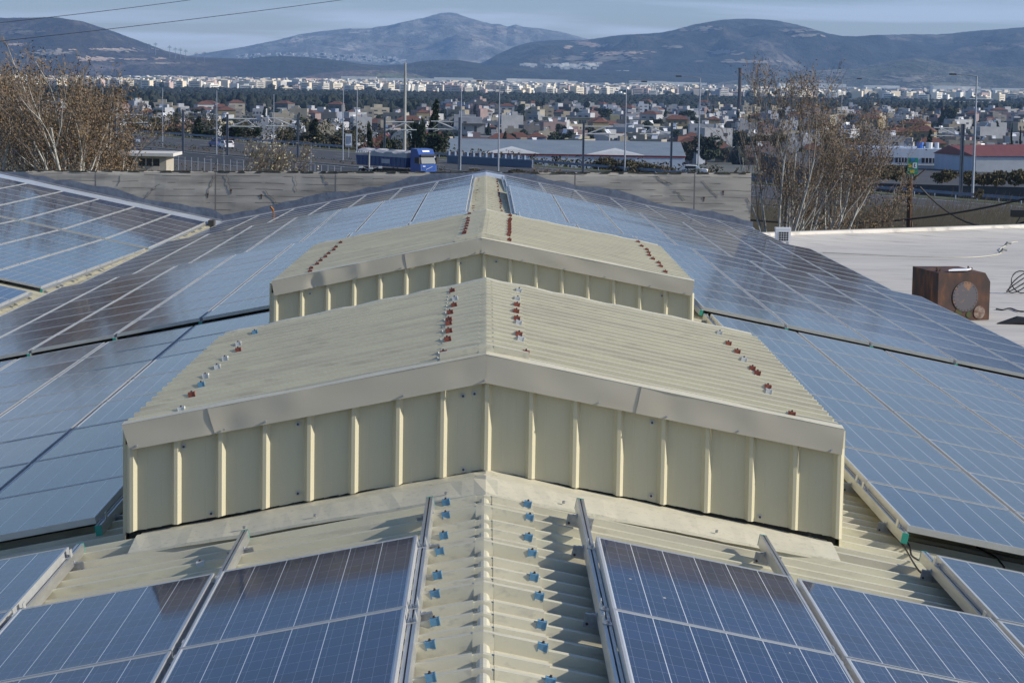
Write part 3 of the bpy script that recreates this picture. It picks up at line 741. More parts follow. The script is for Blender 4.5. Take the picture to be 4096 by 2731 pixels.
def wm(op, a, b=None, c=None, clamp=False):
    n = N('ShaderNodeMath'); n.operation = op; n.use_clamp = clamp
    for i, q in enumerate((a, b, c)):
        if q is None: continue
        if isinstance(q, (int, float)): n.inputs[i].default_value = q
        else: L(q, n.inputs[i])
    return n.outputs[0]
zz = wm('MAXIMUM', sp.outputs[2], .0); den = wm('ADD', zz, .10)
cx_ = wm('DIVIDE', sp.outputs[0], den); cy_ = wm('DIVIDE', sp.outputs[1], den)
cb = N('ShaderNodeCombineXYZ'); L(wm('MULTIPLY', cx_, .45), cb.inputs[0]); L(cy_, cb.inputs[1])
cn = N('ShaderNodeTexNoise'); cn.inputs['Scale'].default_value = 1.5; cn.inputs['Detail'].default_value = 7; cn.inputs['Roughness'].default_value = .55; cn.inputs['Distortion'].default_value = .4
L(cb.outputs[0], cn.inputs['Vector'])
mr = N('ShaderNodeMapRange'); mr.interpolation_type = 'SMOOTHSTEP'; mr.inputs['From Min'].default_value = .44; mr.inputs['From Max'].default_value = .66; L(cn.outputs[0], mr.inputs[0])
mx = N('ShaderNodeMix'); mx.data_type = 'RGBA'; fz = N('ShaderNodeMapRange'); fz.inputs['From Min'].default_value = .03; fz.inputs['From Max'].default_value = .10; fz.inputs['To Min'].default_value = .95; fz.inputs['To Max'].default_value = .18; L(zz, fz.inputs[0])
L(wm('MULTIPLY', mr.outputs[0], fz.outputs[0]), mx.inputs['Factor'])
tn = N('ShaderNodeMix'); tn.data_type = 'RGBA'; tn.blend_type = 'MULTIPLY'; tn.inputs['Factor'].default_value = 1; tn.inputs['B'].default_value = (.60, .68, .86, 1); L(sky.outputs[0], tn.inputs['A']); L(tn.outputs['Result'], mx.inputs['A']); mx.inputs['B'].default_value = (4.8, 5.35, 6.0, 1)
L(mx.outputs['Result'], bg.inputs['Color'])
vs = sc.view_settings; vs.view_transform = 'Standard'; vs.look = 'None'; vs.gamma = 1; vs.use_curve_mapping = False; vs.exposure = .24
# haze
hm = bpy.data.materials.new('haze'); hm.use_nodes = True; hn = hm.node_tree; hn.nodes.clear()
ho = hn.nodes.new('ShaderNodeOutputMaterial'); pv = hn.nodes.new('ShaderNodeVolumePrincipled'); hn.links.new(pv.outputs[0], ho.inputs['Volume'])
pv.inputs['Color'].default_value = (.34, .58, .98, 1); pv.inputs['Density'].default_value = 4.4e-5; pv.inputs['Anisotropy'].default_value = .1
mb = MB(); mb.box(-9000, 9000, -500, 22500, -36, 760); hz = mb.build('haze', hm); tag(hz, kind='stuff')

# ------------------------------------------------------------------ ground
GZ = -18.0
def gz(y): return lerp_tab([(-500, GZ), (520, GZ), (1050, -34), (30000, -34)], y)
def ygr(v):
    y = 1500
    for _ in range(40): y = (CZ-gz(y))*F/(v-318)
    return y
M['earth'] = mat('dry_earth', (.085, .07, .05), (.055, .06, .032), .05, .95, c3=(.05, .07, .025), s3=.3)
M['plain'] = mat('plain_ground', (.10, .10, .085), (.05, .06, .045), .02, .95, c3=(.16, .15, .13), s3=.06)
mb = MB()
for a, b_ in ((-400, 520), (520, 1050), (1050, 22400)): mb.quad((-8900, a, gz(a)), (8900, a, gz(a)), (8900, b_, gz(b_)), (-8900, b_, gz(b_)))
tag(mb.build('ground', M['plain']), kind='structure')
# road embankment: coordinates along d, towards the camera n
P0 = Vector((-90, 567, 0)); D_ = Vector((.484, -.875, 0)); Nn = Vector((-.875, -.484, 0))
def rpnt(s, t, z): return P0 + D_*s + Nn*t + Vector((0, 0, z))
def sheet(name, t0, t1, z, m, s0=-500, s1=520, z1=None):
    mb = MB(); n = 34
    for i in range(n+1):
        s = s0+(s1-s0)*i/n; mb.v += [tuple(rpnt(s, t0, z)), tuple(rpnt(s, t1, z if z1 is None else z1))]
    for i in range(n): mb.face([2*i, 2*i+2, 2*i+3, 2*i+1])
    return tag(mb.build(name, m), kind='structure')
M['asphalt'] = mat('grey_asphalt', (.052, .054, .058), (.042, .044, .048), .06, .85, c3=(.035, .036, .04), s3=.8)
M['asphalt_dark'] = mat('dark_asphalt', (.026, .027, .031), (.020, .021, .026), .08, .8)
M['grass'] = mat('verge_grass', (.06, .085, .025), (.09, .085, .04), .4, .95)
M['ballast'] = mat('ballast', (.065, .058, .052), (.045, .04, .036), .6, .95)
M['kerb'] = mat('kerb_concrete', (.33, .32, .30), (.26, .25, .23), 1, .9)
M['marking'] = mat('road_marking', (.55, .55, .53), rough=.7)
sheet('embankment', -14, -2, GZ+.01, M['earth'], z1=-12.02)
sheet('verge', -2, 2.0, -12, M['grass'])
sheet('road_far', 2, 24, -12.004, M['asphalt'])
sheet('median', 24, 33, -11.95, M['ballast'])
sheet('road_near', 33, 52, -12.002, M['asphalt_dark'])
sheet('railway_bed', 52, 66, -11.98, M['ballast'])
sheet('field', 66, 200, -12.1, M['earth'], -520, 760)
for t in (4.0, 22.5): sheet('lane_line', t, t+.25, -11.99, M['marking'])
for t in (34.5, 50): sheet('lane_line', t, t+.22, -11.99, M['marking'])
mb = MB()
for t in (9.5, 15.5, 39, 44.5):
    for i in range(85):
        s = -500+i*12; a, b_, c, d = rpnt(s, t, -11.99), rpnt(s+4, t, -11.99), rpnt(s+4, t+.18, -11.99), rpnt(s, t+.18, -11.99); mb.quad(a, b_, c, d)
tag(mb.build('lane_dashes', M['marking']), kind='structure')
for t in (24, 32.8):
    mb = MB()
    for i in range(30):
        s = -500+i*34; T = Matrix(((D_.x, Nn.x, 0, 0), (D_.y, Nn.y, 0, 0), (0, 0, 1, 0), (0, 0, 0, 1))); T.translation = rpnt(s, t, -12); mb.box(0, 34.01, 0, .25, 0, .16, 0, T)
    tag(mb.build('kerb', M['kerb']), kind='structure')
def frame_at(s, t, z=-12):
    T = Matrix(((D_.x, Nn.x, 0, 0), (D_.y, Nn.y, 0, 0), (0, 0, 1, 0), (0, 0, 0, 1))); T.translation = rpnt(s, t, z); return T
M['steel_blue'] = mat('blue_grey_steel', (.16, .21, .30), (.12, .16, .24), 2, .5, .5)
M['pole'] = mat('galvanised_pole', (.34, .37, .42), (.27, .30, .35), 3, .5, .5)
def zfit(u, v, z): p = atz(u, v, z); return p
# guard rails
def guard(s0, s1, t, label):
    e = empty('guard_rail', rpnt(s0, t, -12)); e.rotation_euler = (0, 0, math.atan2(D_.y, D_.x)); tag(e, label, 'guard rail')
    mb = MB(); Lh = s1-s0; mb.box(0, Lh, -.04, .04, .50, .62); mb.box(0, Lh, -.07, -.03, .62, .74); mb.box(0, Lh, -.04, .04, .74, .86); mb.build('rail', M['steel_blue'], e)
    mb = MB()
    for i in range(int(Lh/4)): mb.box(i*4, i*4+.12, .05, .17, 0, .8)
    tag(mb.build('post', M['steel_blue'], e), kind='stuff')
guard(-380, 130, -.2, 'long blue grey guard rail along the far edge of the grey motorway')
guard(140, 420, -.2, 'guard rail at the right end of the motorway below the white sheds')
# slatted blue barrier in the middle
def barrier(a, b_, z0, h, label, m, posts=0):
    a, b_ = Vector(a), Vector(b_); Lh = (b_-a).length; e = empty('barrier_wall', a); e.rotation_euler = (0, 0, math.atan2(b_.y-a.y, b_.x-a.x)); tag(e, label, 'barrier')
    mb = MB(); mb.box(0, Lh, -.1, .1, 0, h); mb.build('panel', m, e)
    mb = MB(); mb.box(0, Lh, -.16, .16, h, h+.12); mb.build('coping', M['steel_blue'], e)
    if posts:
        mb = MB()
        for i in range(int(Lh/posts)): mb.box(i*posts, i*posts+.5, -.17, .17, h+.12, h+.75)
        tag(mb.build('post', M['steel_blue'], e), kind='stuff')
barrier(zfit(1790, 651, -12), zfit(2130, 672, -12), -12, 1.1, 'low blue barrier with short uprights beside the truck cab', mat('blue_panel', (.07, .11, .18), rough=.6), 1.6)

# posts: lamp posts, masts
def lamp(u, vt, vb, arm, lab, r=.12, z=None, hd='dark'):
    z = -12 if z is None else z
    p = zfit(u, vb, z); top = aty(u, vt, p.y).z - 0
    h = top - z
    e = empty('street_lamp', p); tag(e, lab, 'street lamp', 'street lamps along the motorway')
    mb = MB(); mb.tube([(0, 0, 0), (0, 0, h)], [r, r*.55], 8); mb.build('post', M['pole'], e)
    if arm:
        s = p.y/F; mb = MB(); a = arm*s; mb.tube([(0, 0, h-.05), (a*.3, 0, h+.12), (a, 0, h+.2)], [r*.45, r*.4, r*.35], 6); mb.build('arm', M['pole'], e)
        q = 1 if arm > 0 else -1
        mb = MB(); mb.box(a-.1*q, a+.75*q, -.17, .17, h+.08, h+.28) if q > 0 else mb.box(a-.75, a+.1, -.17, .17, h+.08, h+.28); mb.build('lamp_head', M['slot'], e)
    return e
lamp(411, 352, 585, 0, 'leftmost tall lamp post, rising beside the brown tree')
lamp(650, 352, 588, 0, 'tall lamp post left of the white hatchback on the motorway')
lamp(866, 362, 618, 0, 'tall lamp post just left of the sapling, behind the white car')
lamp(1094, 378, 606, 0, 'tall lamp post behind the sapling with pale leaves')
lamp(1371, 345, 650, 0, 'tall lamp post left of the white arrow sign')
lamp(1426, 345, 645, 0, 'thin tall post right of the white arrow sign')
lamp(1841, 345, 682, 0, 'thin post beside the dark catenary mast right of the truck')
lamp(1993, 331, 690, -72, 'lamp post with arm pointing left, right of the truck', .13)
lamp(2498, 331, 692, 62, 'lamp post with arm pointing right, in front of the long white shed', .13)
lamp(2792, 312, 697, -78, 'lamp post with arm pointing left, left of the big bare tree', .14)
lamp(3360, 318, 640, 60, 'lamp post with arm pointing right, behind the bare trees', .11)
lamp(3890, 305, 789, -86, 'large lamp post with long arm at the right, by the red roofed shed', .18)
lamp(1243, 571, 720, -78, 'short street lamp with arm pointing left, just behind the parapet', .06)
lamp(895, 585, 725, 0, 'thin blue post just behind the parapet near the sapling', .05)
# big concrete mast
M['mast'] = mat('pale_concrete', (.36, .36, .34), (.30, .30, .28), 2, .85)
p = zfit(1617, 640, -12); mb = MB(); h = aty(1617, 252, p.y).z+12; mb.tube([p, p+Vector((0, 0, h*.75)), p+Vector((0, 0, h))], [.30, .22, .14], 10)
tag(mb.build('concrete_mast', M['mast']), 'tall tapering pale concrete mast directly behind the blue truck cab', 'mast')
p = zfit(2956, 455, -34); mb = MB(); h = aty(2956, 278, p.y).z+34; mb.tube([p, p+Vector((0, 0, h))], [p.y/F*8, p.y/F*6], 10); mb.tube([p+Vector((0, 0, h)), p+Vector((0, 0, h+1.5))], [p.y/F*7, p.y/F*7], 10)
tag(mb.build('chimney', mat('dark_brick', (.07, .055, .05), (.05, .04, .04), 1, .9)), 'slim dark factory chimney standing behind the bare tree on the right', 'chimney')
# catenary masts
M['mast_dark'] = mat('mast_steel', (.12, .15, .19), (.09, .11, .15), 2, .55, .4)
def catenary(u, vt, vb, d, lab, arms=1):
    p = zfit(u, vb, -12); s = p.y/F; h = aty(u, vt, p.y).z+12
    e = empty('catenary_mast', p); tag(e, lab, 'catenary mast', 'railway catenary masts')
    mb = MB(); w_ = (7 if 'dark' in lab else 4.2)*s; mb.box(-w_, -w_*.3, -.2, .2, 0, h); mb.box(w_*.3, w_, -.2, .2, 0, h); mb.box(-w_*.3, w_*.3, -.05, .05, 0, h); mb.build('mast', M['mast_dark'], e)
    if arms:
        mb = MB(); Lx = 125*s*d; za, zb_ = h-18*s, h-48*s
        mb.tube([(0, 0, za), (Lx*.93, 0, za+1*s)], 2.2*s, 5); mb.tube([(0, 0, zb_), (Lx*1.02, 0, zb_)], 2.1*s, 5)
        mb.tube([(0, 0, zb_-6*s), (Lx*.72, 0, za)], 2.8*s, 5); mb.tube([(Lx*.62, 0, za-2*s), (Lx*.9, 0, zb_)], 1.1*s, 5); mb.tube([(Lx*.62, 0, zb_-2*s), (Lx*.85, 0, zb_-10*s)], 1.1*s, 5)
        mb.build('cantilever', M['white_clip'], e)
catenary(461, 441, 600, 1, 'catenary mast near the brown tree on the left')
catenary(732, 442, 612, 1, 'catenary mast left of the white hatchback', 0)
catenary(909, 457, 622, 1, 'catenary mast right of the white hatchback, arm to the right')
catenary(1191, 458, 632, -1, 'catenary mast right of the sapling, arm to the left')
catenary(1537, 470, 640, 1, 'catenary mast left of the concrete mast')
catenary(1838, 470, 680, -1, 'dark catenary mast right of the truck, arm to the left')
catenary(2331, 488, 697, 1, 'catenary mast in front of the white shed, arm to the right')
catenary(2683, 490, 697, -1, 'catenary mast at the right end of the white shed, arm to the left')
catenary(3447, 505, 760, -1, 'catenary mast hidden among the bare branches')
catenary(3842, 496, 786, -1, 'dark catenary mast beside the large right lamp post')
# contact wires
def wire(a, b_, sag, r, lab):
    a, b_ = Vector(a), Vector(b_); mb = MB(); mb.tube([a.lerp(b_, i/16)-Vector((0, 0, sag*4*(i/16)*(1-i/16))) for i in range(17)], r, 4); return tag(mb.build('overhead_wire', M['cable']), lab, 'wire')
wire(aty(-300, 122, 60), aty(900, -19, 78), .05, .008, 'upper overhead wire crossing the sky at the top left')
wire(aty(-300, 197, 60), aty(1500, -18, 78), .06, .008, 'lower overhead wire crossing the hill and sky at the top left')
wire(aty(3680, 748, 120), aty(4300, 745, 118), 2.0, .045, 'upper dark wire right of the brown wooden pole')
wire(aty(3000, 880, 120), aty(4300, 740, 118), .8, .045, 'lower dark wire running behind the brown wooden pole')
# wooden pole, right
p = Vector((0, 0, 0)); a = aty(3640, 712, 120); b_ = aty(3636, 1000, 120); mb = MB(); mb.tube([b_-Vector((0, 0, 8)), b_, a], [.17, .16, .13], 8); mb.tube([a-Vector((.1, 0, .3)), a+Vector((.75, 0, .45))], .03, 5)
tag(mb.build('utility_pole', mat('brown_wood', (.09, .05, .03), (.06, .035, .02), 4, .9)), 'brown wooden utility pole behind the white flat roof', 'utility pole')
# short insulator pole near the truck
p = aty(1475, 760, 150); top = aty(1475, 607, 150); e = empty('utility_pole', p); tag(e, 'pale pole with insulator crossarm and two floodlights, left of the truck', 'utility pole')
mb = MB(); mb.tube([(0, 0, -6), (0, 0, top.z-p.z)], .055, 8); mb.build('post', M['mast'], e)
s = 150/F; mb = MB(); hh = top.z-p.z; mb.box(-55*s, 8*s, -.04, .04, hh-7*s, hh-3*s); mb.build('crossarm', M['mast'], e)
for i in range(7):
    mb = MB(); x = (-52+i*9)*s; mb.tube([(x, 0, hh-3*s), (x, 0, hh+2*s)], .035, 6); mb.build('insulator', M['white_clip'], e)
for x, y_ in ((-33, -62), (8, -66), (45, -62)):
    mb = MB(); mb.tube([(0, 0, hh-72*s), (x*s, 0, hh+(y_+4)*s)], .02, 5); mb.box(x*s-.11, x*s+.11, -.08, .08, hh+y_*s-.06, hh+y_*s+.07); mb.build('floodlight', M['white_clip'], e)
# pylon row on the saddle
for i, (x, yt, yb) in enumerate(((1000, 290, 305), (1045, 285, 318), (1140, 303, 345), (1178, 318, 352), (1212, 322, 365), (1248, 330, 375), (1318, 350, 382), (1372, 346, 385))):
    u, v0, v1 = x/1.68, yt/1.68, yb/1.68+3; a = aty(u, v0, 9900); b_ = aty(u, v1, 9900); mb = MB(); mb.tube([b_-Vector((0, 0, 30)), a], [1.6, .5], 4); q = a-Vector((0, 0, 6)); mb.tube([q-Vector((7, 0, 0)), q+Vector((7, 0, 0))], .8, 4); q = a-Vector((0, 0, 11)); mb.tube([q-Vector((8, 0, 0)), q+Vector((8, 0, 0))], .8, 4)
    tag(mb.build('pylon', M['mast_dark']), f'power pylon on the left hill saddle, {nth(i)} from the left', 'pylon', 'power pylons along the saddle of the left hill')

# ------------------------------------------------------------------ truck and cars
M['truck_blue'] = mat('truck_blue', (.012, .07, .30), (.010, .055, .24), 1, .3)
M['truck_blue2'] = mat('tarp_blue', (.02, .05, .16), (.015, .04, .13), .8, .5)
M['tarp'] = mat('pale_tarp', (.42, .42, .43), (.30, .30, .32), .6, .7, bump=.3, bscale=2)
M['glass'] = mat('window_glass', (.03, .035, .04), rough=.08)
M['glass_l'] = mat('windscreen', (.20, .22, .23), rough=.7)  # pale grey puts the whitish reflection into the glass colour
M['tyre'] = mat('tyre', (.02, .02, .02), rough=.9)
M['white_p'] = mat('white_paint', (.75, .76, .78), rough=.35)
def wheel(e, x, y, r, w_):
    mb = MB(); n = 14
    pts = [(x+r*cos(2*pi*i/n), r+r*sin(2*pi*i/n)) for i in range(n)]
    b = len(mb.v); mb.v += [(a, y-w_/2, c) for a, c in pts] + [(a, y+w_/2, c) for a, c in pts]
    for i in range(n): j = (i+1) % n; mb.face([b+i, b+j, b+n+j, b+n+i])
    mb.face([b+i for i in range(n)]); mb.face([b+n+i for i in range(n)][::-1]); o = mb.build('wheel', M['tyre'], e)
    mb = MB(); mb.tube([(x, y-w_/2-.01, r), (x, y+w_/2+.01, r)], r*.5, 10); mb.build('rim', M['pole'], o)
def extr(mb, prof, y0, y1, m=0):
    n = len(prof); b = len(mb.v); mb.v += [(x, y0, z) for x, z in prof] + [(x, y1, z) for x, z in prof]
    for i in range(n): j = (i+1) % n; mb.face([b+i, b+j, b+n+j, b+n+i], m)
    mb.face([b+i for i in range(n)][::-1], m); mb.face([b+n+i for i in range(n)], m)
TP = atz(1712, 720, -12); TA = math.atan2(-.80, .60)
e = empty('truck', TP, TA); tag(e, 'blue articulated truck with grey tarpaulin tipper trailer driving on the motorway', 'truck'); e.scale = (1.06, 1.06, 1.1)
mb = MB(); extr(mb, [(-2.15, .75), (.05, .45), (.16, 1.0), (.12, 1.75), (-.02, 1.95), (-.25, 2.95), (-.45, 3.25), (-.75, 3.72), (-2.15, 3.80)], -1.24, 1.24); mb.build('cab', M['truck_blue'], e)
mb = MB(); mb.add([(.13, -1.1, 1.98), (.13, 1.1, 1.98), (-.19, 1.05, 2.92), (-.19, -1.05, 2.92)], [(0, 1, 2, 3)]); mb.build('windscreen', M['glass_l'], e)
mb = MB(); mb.box(-.22, .14, -1.2, 1.2, 2.90, 3.08); mb.build('sun_visor', M['black'], e)
for sy in (-1, 1):
    mb = MB(); y = sy*1.245; mb.add([(-.35, y, 2.0), (-1.25, y, 2.0), (-1.25, y, 2.75), (-.48, y, 2.75)], [(0, 1, 2, 3)]); mb.build('side_window', M['glass'], e)
    mb = MB(); mb.box(-.1, .12, sy*1.30-.1, sy*1.30+.22*sy, 1.95, 2.75) if sy > 0 else mb.box(-.1, .12, -1.52, -1.28, 1.95, 2.75); mb.build('mirror', M['black'], e)
    mb = MB(); mb.box(.05, .19, sy*.95-.2, sy*.95+.2, .75, .98); mb.build('headlight', M['white_p'], e)
mb = MB(); mb.box(.12, .172, -.95, .95, 1.15, 1.7); g_ = mb.build('grille', M['truck_blue'], e)
mb = MB(); mb.tube([(.2, -.5, 1.25), (.2, .45, 1.58)], .045, 6); mb.tube([(.19, .38, 1.60), (.19, .55, 1.60)], .04, 5); mb.build('emblem', M['pole'], g_)
mb = MB(); mb.box(.165, .18, -.95, -.55, 1.62, 1.72); mb.build('badge', M['white_p'], g_)
mb = MB(); mb.add([(-.50, -.55, 3.36), (-.50, .55, 3.36), (-.64, .55, 3.56), (-.64, -.55, 3.56)], [(0, 1, 2, 3)]); o = mb.build('roof_lettering', M['white_p'], e); o.location = (.03, 0, .02)
mb = MB(); mb.box(-14.5, -2.3, -.5, .5, .75, 1.1); mb.build('chassis', M['black'], e)
mb = MB(); extr(mb, [(-14.4, 1.35), (-3.2, 1.35), (-3.0, 2.6), (-14.6, 2.6)], -1.25, 1.25); tr = mb.build('trailer_body', M['truck_blue2'], e)
for i in range(12):
    mb = MB(); x = -14+i*.95; mb.box(x, x+.09, -1.29, -1.251, 1.4, 2.6); mb.build('rib', M['truck_blue2'], tr)
mb = MB(); mb.box(-8.6, -6.7, -1.30, -1.292, 1.75, 2.3); mb.build('sign_plate', M['tarp'], tr)
mb = MB(); 
b = len(mb.v); n = 24
for i in range(n+1):
    x = -14.6+11.6*i/n; z = 3.35+.1*sin(i*.9)+.05*sin(i*2.3); mb.v += [(x, -1.3, 2.58), (x, -1.27, z-.25), (x, -.6, z), (x, .6, z), (x, 1.27, z-.25), (x, 1.3, 2.58)]
for i in range(n):
    for j in range(5): k = b+i*6+j; mb.face([k, k+6, k+7, k+1])
mb.face([b+j for j in range(6)]); mb.face([b+n*6+j for j in range(6)]); mb.build('tarpaulin', M['tarp'], e)
for x in (-.95, -11.0, -12.3, -13.6, -4.3):
    for y in (-1.02, 1.02): wheel(e, x, y, .5, .34)
def car(p, rz, m, lab):
    e = empty('car', p, rz); tag(e, lab, 'car', None)
    mb = MB(); extr(mb, [(-2, .35), (2, .35), (2.05, .75), (1.9, .95), (.95, 1.02), (.35, 1.45), (-1.2, 1.5), (-1.9, 1.05), (-2.05, .9)], -.86, .86); mb.build('body', m, e)
    mb = MB(); mb.box(-1.25, .35, -.875, .875, 1.02, 1.38); mb.add([(.93, -.75, 1.06), (.93, .75, 1.06), (.40, .72, 1.44), (.40, -.72, 1.44)], [(0, 1, 2, 3)]); mb.add([(-1.95, -.7, 1.08), (-1.95, .7, 1.08), (-1.3, .68, 1.47), (-1.3, -.68, 1.47)], [(0, 1, 2, 3)]); mb.build('windows', M['glass'], e)
    for x in (-1.3, 1.3):
        for y in (-.78, .78): wheel(e, x, y, .32, .2)
    for y in (-.7, .7):
        mb = MB(); mb.box(-2.07, -2.0, y-.14, y+.14, .8, 1.0); mb.build('tail_light', M['red_clip'], e)
HD = math.atan2(D_.y, D_.x)
car(atz(905, 595, -12), HD+pi*.97, M['white_p'], 'white hatchback with red tail light driving on the grey motorway')
car(atz(868, 588, -12), HD+pi, M['truck_blue'], 'small blue car just ahead of the white hatchback on the motorway')
car(atz(2775, 702, -12), HD+.9, M['white_p'], 'white car half hidden by the parapet left of the big tree')

# ------------------------------------------------------------------ signs
def signboard(u0, v0, u1, v1, y, mats, lab, draw, z0=-12):
    a, b_ = aty(u0, v1, y), aty(u1, v0, y); w_, h_ = b_.x-a.x, b_.z-a.z
    e = empty('road_sign', (a.x, y, a.z)); tag(e, lab, 'road sign')
    mb = MB(); mb.box(0, w_, 0, .08, 0, h_); mb.build('board', mats[0], e)
    mb = MB(); mb.tube([(w_*.5, .15, z0-a.z), (w_*.5, .15, h_*.9)], .07, 6); mb.build('post', M['pole'], e)
    for nm, boxes, mm in draw:
        mb = MB()
        for x0, x1, z0_, z1_ in boxes: mb.box(x0*w_, x1*w_, -.02, -.002, z0_*h_, z1_*h_)
        mb.build(nm, mm, e)
blk = mat('sign_dark', (.05, .07, .12), rough=.6); wb_ = mat('sign_white', (.62, .66, .72), rough=.6); grn = mat('sign_green', (.01, .22, .13), rough=.5); yel = mat('sign_yellow', (.50, .38, .04), rough=.5); blu = mat('sign_blue', (.03, .15, .5), rough=.5)
signboard(1381, 536, 1408, 587, 415, (wb_,), 'white traffic sign with four dark vertical lane arrows', [('lane_arrow', [(.16, .23, .2, .82), (.36, .43, .2, .82), (.56, .63, .2, .82), (.76, .83, .35, .82), (.83, .9, .3, .38)], blk), ('sign_band', [(.05, .95, .03, .12)], M['pole'])])
signboard(544, 558, 560, 582, 480, (wb_,), 'small white sign plate beside the far guard rail', [('symbol', [(.35, .65, .2, .45), (.35, .5, .55, .8), (.6, .75, .5, .62)], blk)])
signboard(3629, 632, 3673, 697, 250, (grn,), 'green motorway sign with white telephone panel and yellow patches', [('telephone_panel', [(.5, .9, .36, .7)], wb_), ('telephone', [(.62, .70, .42, .64), (.70, .76, .58, .64), (.70, .76, .42, .48)], blk), ('yellow_panel', [(.08, .45, .42, .64), (.25, .68, .08, .27)], yel), ('blue_symbol', [(.3, .7, .8, .95)], blu)])

# ------------------------------------------------------------------ nearby structures
M['beige'] = mat('beige_render', (.42, .38, .31), (.36, .32, .26), 2, .85)
# guard house behind the parapet
y = 250.0; s = y/F
a = aty(470, 700, y); e = empty('guard_house', (a.x, y, -12)); tag(e, 'low beige guard house with flat overhanging roof and two windows, behind the parapet', 'building')
zt_ = aty(560, 612, y).z+12; X = lambda u: aty(u, 650, y).x-a.x
mb = MB()
for u0, u1 in ((330, 445), (535, 553), (638, 665)): mb.box(X(u0), X(u1), 0, 6, 0, zt_-.3)
mb.box(X(445), X(638), .35, 6, 0, zt_-.3); mb.box(X(445), X(638), -.03, .35, 0, zt_-52*s); mb.box(X(445), X(638), -.02, .35, zt_-22*s, zt_-.31); mb.build('wall', M['beige'], e)
mb = MB(); mb.box(X(430), X(697), -.9, 6.5, zt_-.3, zt_+.02); mb.build('roof', mat('pale_slab', (.58, .56, .52), (.5, .48, .44), 2, .8), e)
for u0, u1 in ((452, 533), (556, 636)):
    mb = MB(); mb.box(X(u0), X(u1), .3, .34, zt_-51*s, zt_-23*s); wn = mb.build('window', M['glass'], e)
    mb = MB(); 
    for f_ in ((.33, .66) if u0 > 500 else (.62,)): x = X(u0)+(X(u1)-X(u0))*f_; mb.box(x-.06, x+.06, .2, .3, zt_-51*s, zt_-23*s)
    mb.build('mullion', M['beige'], wn)
# chain fence of thin posts behind parapet
e = empty('fence', aty(700, 700, 235)); e.location.z = -12; tag(e, 'wire fence on thin pale posts along the near road behind the parapet', 'fence')
ox = e.location.x
for i in range(26):
    u = 714+i*26; q = aty(u, 626 + i*1.6, 235); mb = MB(); mb.tube([(q.x-ox, 0, 0), (q.x-ox, 0, q.z+12)], .035, 5); mb.build('post', M['pole'], e)
for hh in (3.6, 2.6, 1.8):
    mb = MB(); a = aty(700, 640, 235); b_ = aty(1380, 668, 235); mb.tube([(a.x-ox, 0, hh), (b_.x-ox, 0, hh)], .012, 4); mb.build('wire', M['pole'], e)

# white flat roof to the right
WZ = -3.1
e = empty('flat_roofed_building', (14, 60, -12)); tag(e, 'lower neighbouring building with white membrane flat roof, right of the solar roof', 'building')
A_, B_ = Vector((8.4, 79.7, 0)), Vector((24, 90.6, 0))
mb = MB()
# roof sheet with gentle waves
nx, ny = 40, 60
b = len(mb.v)
for i in range(nx+1):
    x = 7.8+ (24-7.8)*i/nx; yb = 79.3+(x-8.4)*.70
    for j in range(ny+1):
        y = 20+(yb-20)*j/ny; f_ = max(0, (y-(yb-3.2))/3.2)
        mb.v.append((x, y, WZ+.012*sin(y*1.3+x*.2)+.01*sin(x*.8)+ .22*f_*f_))
for i in range(nx):
    for j in range(ny): k = b+i*(ny+1)+j; mb.face([k, k+ny+1, k+ny+2, k+1])
part(mb, 'roof_membrane', M['white_roof'], True, e)
mb = MB(); b = len(mb.v)
for i in range(nx+1):
    x = 7.8+(24-7.8)*i/nx; yb = 79.3+(x-8.4)*.70; mb.v += [(x, yb, WZ+.21), (x, yb+.03, WZ+.33), (x, yb+.3, WZ+.34), (x, yb+.33, WZ-.5)]
for i in range(nx):
    for j in range(3): k = b+i*4+j; mb.face([k, k+4, k+5, k+1])
part(mb, 'roof_edge', M['white_roof'], False, e)
mb = MB(); mb.add([(7.85, 20, -12), (24, 20, -12), (24, 90, -12), (7.85, 78.8, -12), (7.85, 20, WZ-.06), (24, 20, WZ-.06), (24, 90, WZ-.06), (7.85, 78.8, WZ-.06)], [(0, 1, 5, 4), (1, 2, 6, 5), (2, 3, 7, 6), (3, 0, 4, 7)]); part(mb, 'outer_wall', M['beige'], False, e)
# rusty steel duct box
def rust_mat():
    m, nt, b = nodes('rusted_steel'); N = nt.nodes.new; L = nt.links.new
    tc = N('ShaderNodeTexCoord'); mp = N('ShaderNodeMapping'); mp.inputs['Scale'].default_value = (1.6, 1.6, .8); L(tc.outputs['Object'], mp.inputs[0])
    n1 = N('ShaderNodeTexNoise'); n1.inputs['Scale'].default_value = 2.2; n1.inputs['Detail'].default_value = 8; L(mp.outputs[0], n1.inputs[0])
    cr = N('ShaderNodeValToRGB'); E = cr.color_ramp.elements; E[0].position = .36; E[0].color = (.03, .018, .016, 1); E[1].position = .78; E[1].color = (.30, .13, .035, 1)
    k = E.new(.5); k.color = (.06, .026, .016, 1); k = E.new(.64); k.color = (.13, .05, .018, 1)
    L(n1.outputs[0], cr.inputs[0]); L(cr.outputs[0], b.inputs['Base Color']); b.inputs['Roughness'].default_value = .8
    bp = N('ShaderNodeBump'); bp.inputs['Strength'].default_value = .4; L(n1.outputs[0], bp.inputs['Height']); L(bp.outputs[0], b.inputs['Normal']); return m
M['rust'] = rust_mat()
TB = -2.02
pts = [atz(3755, 1092, TB), atz(3942, 1088, TB), atz(3835, 1058, TB), atz(3651, 1065, TB)]
fl, fr_, br_, bl_ = [Vector((p.x, p.y, 0)) for p in pts]
ex = (fr_-fl).normalized(); W_ = (fr_-fl).length+.14; ey = (bl_-fl); Dp = ey.length
